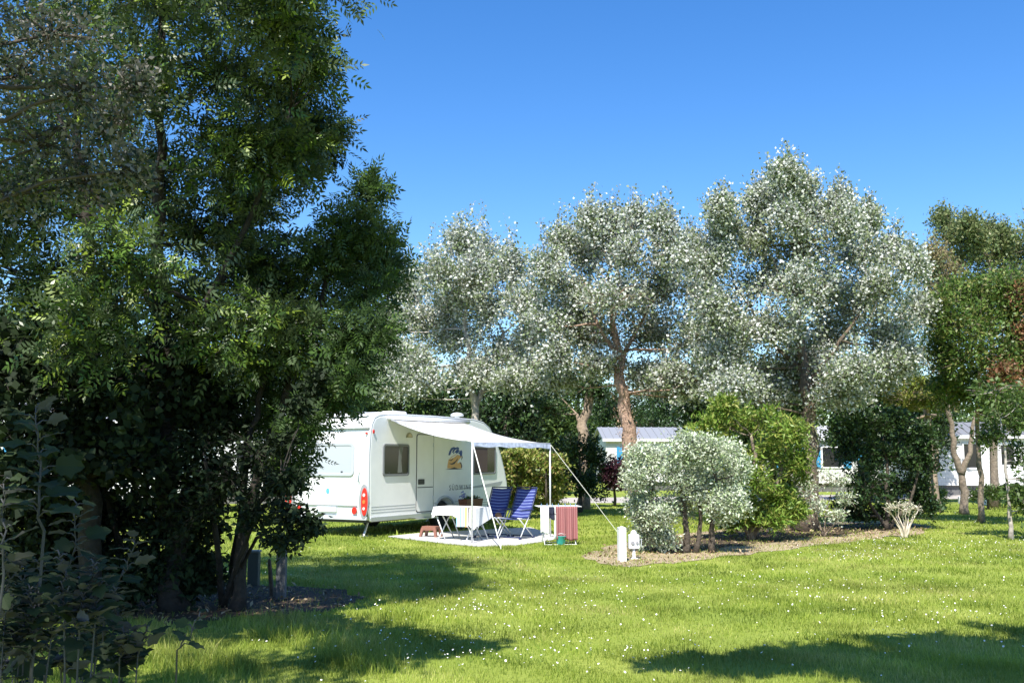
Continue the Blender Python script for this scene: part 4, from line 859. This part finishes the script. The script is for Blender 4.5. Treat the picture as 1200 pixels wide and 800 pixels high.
plant('laurel_shrub','large dark rounded laurel right of the ivy covered trunk','shrub',b,[([b,P(1040,590,Y),P(1040,540,Y)],.07,.03),([b,P(1020,590,Y),P(1005,540,Y)],.05,.02),([b,P(1065,590,Y),P(1080,540,Y)],.05,.02)],
 lobes([(1010,500,28,20),(1045,495,28,16),(1075,515,24,20),(1000,535,28,26),(1040,535,40,30),(1085,550,20,28),(1060,570,36,26),(1015,575,32,26),(1000,600,22,14),(1045,602,38,12),(1085,592,18,14)],Y,.7,24),
 RH2,.10,L_ev,bark_dark,twigs=26,per=50,spread=.09,up=.3,leafup=.5,limb=.03,seed=24)
Y=21.3; b=GX(965,Y)
plant('silver_shrub','low sparse pale shrub tangled at foot of ivy covered trunk','shrub',b,[([b,P(968,600,Y),P(975,575,Y)],.02,.008),([b,P(955,600,Y),P(945,575,Y)],.02,.008),([b,P(985,605,Y),P(995,585,Y)],.02,.008)],
 lobes([(950,575,14,16),(975,565,16,14),(990,585,12,12),(960,595,16,12),(940,600,10,14),(980,605,14,8)],Y,.4,25),
 RH2,.06,L_sil,bark_pale,twigs=20,per=16,spread=.06,up=.6,leafup=.3,limb=.015,seed=25,twr=.005)
# bleached bare shrub
Y=G(1060,630).y; b=GX(1060,Y); st=[]
for i in range(9):
    a=(i-4)/4; p1=P(1060+a*6,618,Y+random.uniform(-.1,.1)); p2=P(1058+a*14+random.uniform(-2,2),604,Y+random.uniform(-.2,.2)); p3=P(1058+a*21+random.uniform(-2,2),590+abs(a)*6,Y+random.uniform(-.3,.3))
    st.append(([b+Vector((a*.04,0,0)),p1,p2,p3],.018,.006))
plant('bare_shrub','small bleached bare shrub on the edge of the bed','shrub',b,st,lobes([(1045,596,9,6),(1058,592,10,5),(1073,597,8,6),(1062,600,10,6)],Y,.15,26),RH2,.04,leafmat('leaf_bleached',[(.5,.5,.36),(.6,.58,.45)],trans=.1),mat('bark_bleached',(.55,.48,.38),.9,noise=10,amt=.2),twigs=16,per=6,spread=.03,up=.8,limb=.008,seed=26,twr=.005)
# hedge behind the caravan's nose
Y=27.5
for k,(px,w_,top,lm,lab) in enumerate(((606,30,525,L_var,'yellow green spotted laurel bush touching the caravan front'),(640,28,528,L_var,'yellow green bronze tipped bush seen under awning bar'))):
    b=GX(px,Y+k*.6)
    plant('spotted_laurel_shrub',lab,'shrub',b,[([b,P(px,580,Y),P(px,550,Y)],.05,.02)],lobes([(px-10,top+14,w_*.6,14),(px+10,top+16,w_*.6,14),(px-14,top+38,w_*.6,20),(px+12,top+38,w_*.6,20),(px,top+58,w_*.7,14)],Y+k*.6,.5,30+k),RH2,.11,lm,bark_dark,twigs=30,per=40,spread=.09,up=.4,leafup=.3,limb=.02,seed=30+k)
Y=31; b=GX(680,Y)
plant('yew_shrub','nearly black evergreen bush between spotted laurel and road','shrub',b,[([b,P(680,560,Y),P(680,530,Y)],.07,.03)],lobes([(668,530,26,22),(692,535,20,22),(675,560,28,22),(692,570,18,16),(655,565,20,20)],Y,.8,33),RH2,.11,L_ev,bark_dark,twigs=30,per=50,spread=.1,up=.3,limb=.03,seed=33)
Y=35; b=GX(720,Y)
plant('purple_shrub','dark purple leaved bush before the distant mobile home','shrub',b,[([b,P(720,560,Y),P(720,550,Y)],.05,.02)],lobes([(712,552,14,12),(728,550,14,14),(720,565,18,10)],Y,.5,34),RH2,.12,L_pur,bark_dark,twigs=26,per=40,spread=.1,up=.3,limb=.03,seed=34)
# ivy-crowned pollard between poplars 1 and 2
Y=33; b=GX(683,Y)
plant('pollard_tree','ivy topped dark pollard trunk between the first two poplars','tree',b,[([b,P(683,540,Y),P(682,500,Y),P(690,465,Y),P(692,445,Y)],.2,.14),([P(683,515,Y),P(676,485,Y)],.12,.05)],lobes([(690,448,18,16),(698,460,12,12),(680,455,10,10),(650,455,30,16),(640,480,22,12)],Y,.5,35),RH2,.11,L_ev,bark_pale,twigs=26,per=40,spread=.1,up=.2,limb=.05,seed=35)
# right group
Y=30; b=GX(1130,Y)
plant('forked_tree','pale forked bare trunk tree before the right mobile home','tree',b,[([b,P(1129,575,Y),P(1126,555,Y),P(1118,525,Y),P(1112,490,Y),P(1108,450,Y),P(1105,400,Y),P(1102,330,Y)],.13,.025),([P(1126,555,Y),P(1136,530,Y),P(1140,500,Y),P(1150,460,Y)],.09,.04)],
 lobes([(1095,300,22,24),(1115,320,26,26),(1090,350,20,26),(1105,380,26,24),(1085,420,22,18),(1070,465,24,12),(1110,430,22,20),(1100,470,20,14)],Y,1,36),RH2,.09,L_tan,bark,twigs=30,per=24,spread=.12,up=.3,limb=.05,seed=36,twr=.012)
Y=28; b=GX(1098,Y+3)
plant('pine_tree','olive needled tree with tan dead branches beside forked tree','tree',b,[([b,P(1095,540,Y+3),P(1088,500,Y+3),P(1085,450,Y+3)],.16,.08)],
 lobes([(1060,470,26,8),(1035,455,26,8),(1075,450,24,9),(1050,435,22,9),(1090,470,18,8),(1020,440,22,10)],Y,1,37),NAR,.15,leafmat('leaf_pine',[(.12,.17,.03),(.20,.25,.04),(.24,.22,.06)],trans=.2),bark_pale,twigs=24,per=26,spread=.09,up=.1,limb=.05,seed=37,twr=.012)
Y=34; b=GX(1165,Y)
plant('alder_tree','tall light green tree behind others at far right','tree',b,[([b,P(1165,500,Y),P(1162,400,Y),P(1160,300,Y)],.16,.03)],
 lobes([(1118,285,16,24),(1145,292,18,24),(1128,310,28,26),(1165,310,26,28),(1190,300,18,26),(1095,315,16,26),(1200,330,30,30),(1150,345,36,28),(1185,370,34,30),(1215,290,24,34),(1116,350,26,26),(1135,270,10,16),(1158,278,10,16),(1105,262,8,14),(1176,285,10,18),(1180,335,30,26),(1210,350,28,28),(1100,340,22,24)],Y,1.3,38),RH2,.12,leafmat('leaf_alder',[(.09,.14,.05),(.15,.21,.08),(.23,.27,.11),(.26,.26,.12)],trans=.3),bark,plume=3,twigs=34,per=46,spread=.2,up=.8,limb=.05,seed=38,group=None)
Y=25; b=GX(1150,Y+1)
plant('cherry_tree','bushy green tree left of the slim birch','tree',b,[([b,P(1149,560,Y+1),P(1145,500,Y+1),P(1148,440,Y),P(1150,380,Y)],.08,.03)],
 lobes([(1130,350,26,24),(1160,345,28,24),(1120,385,28,26),(1155,390,34,30),(1115,425,28,24),(1150,435,34,28),(1180,420,28,30),(1190,375,26,24),(1130,465,30,22),(1170,472,26,16),(1112,452,20,14),(1100,405,20,24),(1100,365,18,22),(1185,345,24,22),(1135,415,34,30),(1195,410,22,26),(1140,370,34,26)],Y,1.1,39),RH2,.10,leafmat('leaf_cherry',[(.05,.10,.02),(.09,.17,.03),(.16,.24,.05),(.24,.23,.07)],trans=.3,patch=.3),bark,plume=3,twigs=30,per=46,spread=.18,up=.4,leafup=.4,hang=.1,limb=.04,seed=39)
Y=24; b=GX(1230,Y)
plant('plum_tree','copper red leaved tree at the right edge','tree',b,[([b,P(1228,500,Y),P(1220,420,Y)],.13,.05)],lobes([(1195,395,20,24),(1200,430,18,20),(1185,415,14,16),(1178,440,14,12),(1190,350,14,16),(1225,400,30,30),(1225,440,30,26),(1190,460,16,12),(1215,360,24,22)],Y,.8,40),RH2,.10,L_red,bark,twigs=24,per=34,spread=.13,up=.4,limb=.04,seed=40)
Y=G(1185,632).y; b=GX(1185,Y)
plant('birch_tree','slim pale stemmed young birch on the right lawn','tree',b,[([b,P(1184,600,Y),P(1180,560,Y),P(1176,520,Y),P(1172,490,Y)],.05,.012)],
 lobes([(1170,490,28,20),(1195,500,24,20),(1165,460,26,18),(1190,470,22,18),(1200,535,24,20),(1215,560,28,22),(1190,580,16,12),(1160,510,16,12),(1205,595,16,14)],Y,.6,41),RH2,.10,L_mid,bark_birch,twigs=22,per=22,spread=.10,up=.1,leafup=.6,hang=.3,limb=.02,seed=41,twr=.004)
# understorey at the foot of the right trees
Y=33
for k,(px,lab) in enumerate(((1090,'low green bush left of the forked trunk foot'),(1158,'low green bush right of the forked trunk foot'),(1205,'low green bush at right edge beneath birch'))):
    b=GX(px,Y); plant('hedge_shrub',lab,'shrub',b,[([b,P(px,580,Y)],.04,.02)],lobes([(px-12,582,16,7),(px+8,580,16,8),(px,576,14,6)],Y,.4,50+k),RH2,.09,L_mid,bark_dark,twigs=22,per=26,spread=.09,up=.5,limb=.02,seed=50+k)
# trees behind, one by one
BT=[(455,44,455,46,'rounded evergreen behind the left end of caravan roof'),(520,46,470,44,'dark evergreen behind first poplar trunk'),(590,42,462,44,'dark evergreen between first poplar and awning'),(640,48,470,40,'dark evergreen rising above the spotted laurel'),
(790,64,478,46,'dark evergreen behind the mobile home roof end'),(845,40,470,44,'dark evergreen above the olive green shrub'),(905,42,455,44,'dark evergreen behind tallest poplar left side'),(1015,40,455,44,'dark evergreen behind the large dark laurel'),(1070,44,470,40,'dark evergreen left of forked trunk'),(1190,52,460,50,'dark evergreen beyond the right mobile home'),(740,70,478,40,'farthest hazy green tree above the distant mobile home'),
(-20,44,400,70,'dark evergreen far behind the left trees'),(120,46,420,60,'bushy evergreen far behind the slim dark trunk'),(250,50,430,60,'dark evergreen far behind the young ash stems'),(360,50,440,55,'dark evergreen far behind caravan rear')]
for k,(px,Y,top,w_,lab) in enumerate(BT):
    b=GX(px,Y); g=np.random.default_rng(60+k)
    lb=[]
    for q in range(9):
        yy=top-8+(q//3)*30; lb.append((px+(q%3-1)*w_*.62+g.uniform(-8,8),yy+g.uniform(-8,8),w_*.62,26))
    plant('evergreen_tree',lab,'tree',b,[([b,P(px,540,Y),P(px+4,top+30,Y)],.22,.07)],lobes(lb,Y,1.4,60+k),RH2,.20,L_ev if k%3 else L_mid,bark_dark,twigs=28,per=44,spread=.25,up=.35,limb=.06,seed=60+k,group='dark trees standing behind the mobile homes and road')
# clipped hedges low behind
HD=[(470,40,'dark hedge bush behind the caravan rear end'),(540,40,'dark hedge bush hidden behind the caravan middle'),(600,39,'dark hedge bush behind caravan nose'),(900,35,'dark hedge bush behind olive shrub right side'),(1050,38,'dark hedge bush behind the dark laurel'),(140,34,'dark hedge bush behind the left tree stems'),(40,33,'dark hedge bush far left behind the slim trunk')]
for k,(px,Y,lab) in enumerate(HD):
    b=GX(px,Y); 
    plant('hedge_shrub',lab,'shrub',b,[([b,P(px,570,Y)],.06,.03)],lobes([(px-24,548,26,18),(px+20,546,26,18),(px,530,26,14),(px-22,572,26,14),(px+22,572,26,14)],Y,.6,80+k),RH2,.13,L_ev,bark_dark,twigs=24,per=44,spread=.12,up=.35,limb=.03,seed=80+k,group='dark hedge bushes along the road')
# far wood closing the horizon
def wood():
    n=90000; a=rng.uniform(-1,1,n); x=a*75+rng.normal(0,2,n); y=72+rng.uniform(0,12,n)
    h=5.0+1.5*np.sin(x*.35)+1.1*np.sin(x*.9+1)+.6*np.sin(x*2.1); z=h*rng.random(n)**.8
    pos=np.stack([x,y,z],1); o=scatter('far_wood',RH2,pos,rand_dirs(n,.3),rng.normal(size=(n,3)),rng.uniform(.35,.7,n),L_mid,None,(0,0,0)); tag(o,kind='stuff',label='far line of green woodland closing the view',cat='woodland')
wood()
# ------------------------------------------------------------------ foreground saplings (white poplar suckers, in the shade)
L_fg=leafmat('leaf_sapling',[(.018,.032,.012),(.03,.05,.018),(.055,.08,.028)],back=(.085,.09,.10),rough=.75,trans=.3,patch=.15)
def T_lobed():
    o=[(.0,0),(.22,.02),(.40,.22),(.34,.36),(.48,.56),(.26,.66),(.20,.84),(0,1.0)]
    V=[];Fc=[]
    mid=[(0,y,0) for _,y in o]
    n=len(o)
    for s in (-1,1):
        b=len(V)
        for i,(x,y) in enumerate(o): V.append((0,y,-.0)); V.append((s*x,y,.30*x+ .05*math.sin(9*y)-.35*x*x))
        for i in range(n-1):
            q=(b+2*i,b+2*i+1,b+2*i+3,b+2*i+2); Fc.append(q if s>0 else q[::-1])
    V=np.array(V,float); V[:,2]-= .22*V[:,1]**2
    return V,np.array(Fc)
LOB=T_lobed(); M_stemw=mat('downy_stem',(.06,.06,.062),.8,noise=30,amt=.15)
def sapling(label,pts,nl,ls,r0=.007,seed=1,u0=.3):
    g=np.random.default_rng(seed); pts=[Vector(p) for p in pts]; base=Vector((pts[0].x,pts[0].y,0)); rt=empty('poplar_sapling',base,label=label,cat='sapling',group='white poplar saplings in the near left corner')
    n=len(pts); MBs=MB(); q=[]
    for i in range(n-1):
        for k in range(5): q.append(pts[i].lerp(pts[i+1],k/5)+Vector(g.normal(size=3))*.004)
    q.append(pts[-1]); MBs.tube(q,[r0*(1-.75*i/(len(q)-1)) for i in range(len(q))],7)
    pos=[];Yd=[];N=[];sz=[]
    for k in range(nl):
        u=u0+(1-u0)*k/(nl-1); i=u*(len(q)-1); i0=min(int(i),len(q)-2); p=q[i0].lerp(q[i0+1],i-i0); a=k*2.4+g.uniform(-.4,.4)
        d=Vector((math.cos(a),math.sin(a),.45)).normalized(); pl=ls*g.uniform(.35,.6)*(1-.3*u); e=p+d*pl
        MBs.tube([p,p+d*pl*.5+Vector((0,0,.006)),e],[.0022,.0016,.0012],5)
        s=ls*(1.1-.55*max(0,u-.5)*2)*g.uniform(.7,1.2); pos.append(e); Yd.append((d.x,d.y,g.uniform(-.3,.25))); nn=Vector((-d.x*.3,-d.y*.3,1))+Vector(g.normal(size=3))*.35; nn.normalize(); N.append(nn); sz.append(s)
    MBs.build('stem',M_stemw,rt,off=base,smooth=True)
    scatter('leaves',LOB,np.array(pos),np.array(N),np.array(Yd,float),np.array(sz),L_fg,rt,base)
def stem(px,pb,top,Y,lean=0): 
    t=P(px,top,Y); b=Vector((P(pb,800,Y).x,Y+.05,0)); m=P((px+pb)/2+lean,(top+800)/2,Y+.02); return [b,Vector((b.x+(m.x-b.x)*.4,Y+.03,m.z*.5)),m,m.lerp(t,.5)+Vector((.005,0,0)),t]
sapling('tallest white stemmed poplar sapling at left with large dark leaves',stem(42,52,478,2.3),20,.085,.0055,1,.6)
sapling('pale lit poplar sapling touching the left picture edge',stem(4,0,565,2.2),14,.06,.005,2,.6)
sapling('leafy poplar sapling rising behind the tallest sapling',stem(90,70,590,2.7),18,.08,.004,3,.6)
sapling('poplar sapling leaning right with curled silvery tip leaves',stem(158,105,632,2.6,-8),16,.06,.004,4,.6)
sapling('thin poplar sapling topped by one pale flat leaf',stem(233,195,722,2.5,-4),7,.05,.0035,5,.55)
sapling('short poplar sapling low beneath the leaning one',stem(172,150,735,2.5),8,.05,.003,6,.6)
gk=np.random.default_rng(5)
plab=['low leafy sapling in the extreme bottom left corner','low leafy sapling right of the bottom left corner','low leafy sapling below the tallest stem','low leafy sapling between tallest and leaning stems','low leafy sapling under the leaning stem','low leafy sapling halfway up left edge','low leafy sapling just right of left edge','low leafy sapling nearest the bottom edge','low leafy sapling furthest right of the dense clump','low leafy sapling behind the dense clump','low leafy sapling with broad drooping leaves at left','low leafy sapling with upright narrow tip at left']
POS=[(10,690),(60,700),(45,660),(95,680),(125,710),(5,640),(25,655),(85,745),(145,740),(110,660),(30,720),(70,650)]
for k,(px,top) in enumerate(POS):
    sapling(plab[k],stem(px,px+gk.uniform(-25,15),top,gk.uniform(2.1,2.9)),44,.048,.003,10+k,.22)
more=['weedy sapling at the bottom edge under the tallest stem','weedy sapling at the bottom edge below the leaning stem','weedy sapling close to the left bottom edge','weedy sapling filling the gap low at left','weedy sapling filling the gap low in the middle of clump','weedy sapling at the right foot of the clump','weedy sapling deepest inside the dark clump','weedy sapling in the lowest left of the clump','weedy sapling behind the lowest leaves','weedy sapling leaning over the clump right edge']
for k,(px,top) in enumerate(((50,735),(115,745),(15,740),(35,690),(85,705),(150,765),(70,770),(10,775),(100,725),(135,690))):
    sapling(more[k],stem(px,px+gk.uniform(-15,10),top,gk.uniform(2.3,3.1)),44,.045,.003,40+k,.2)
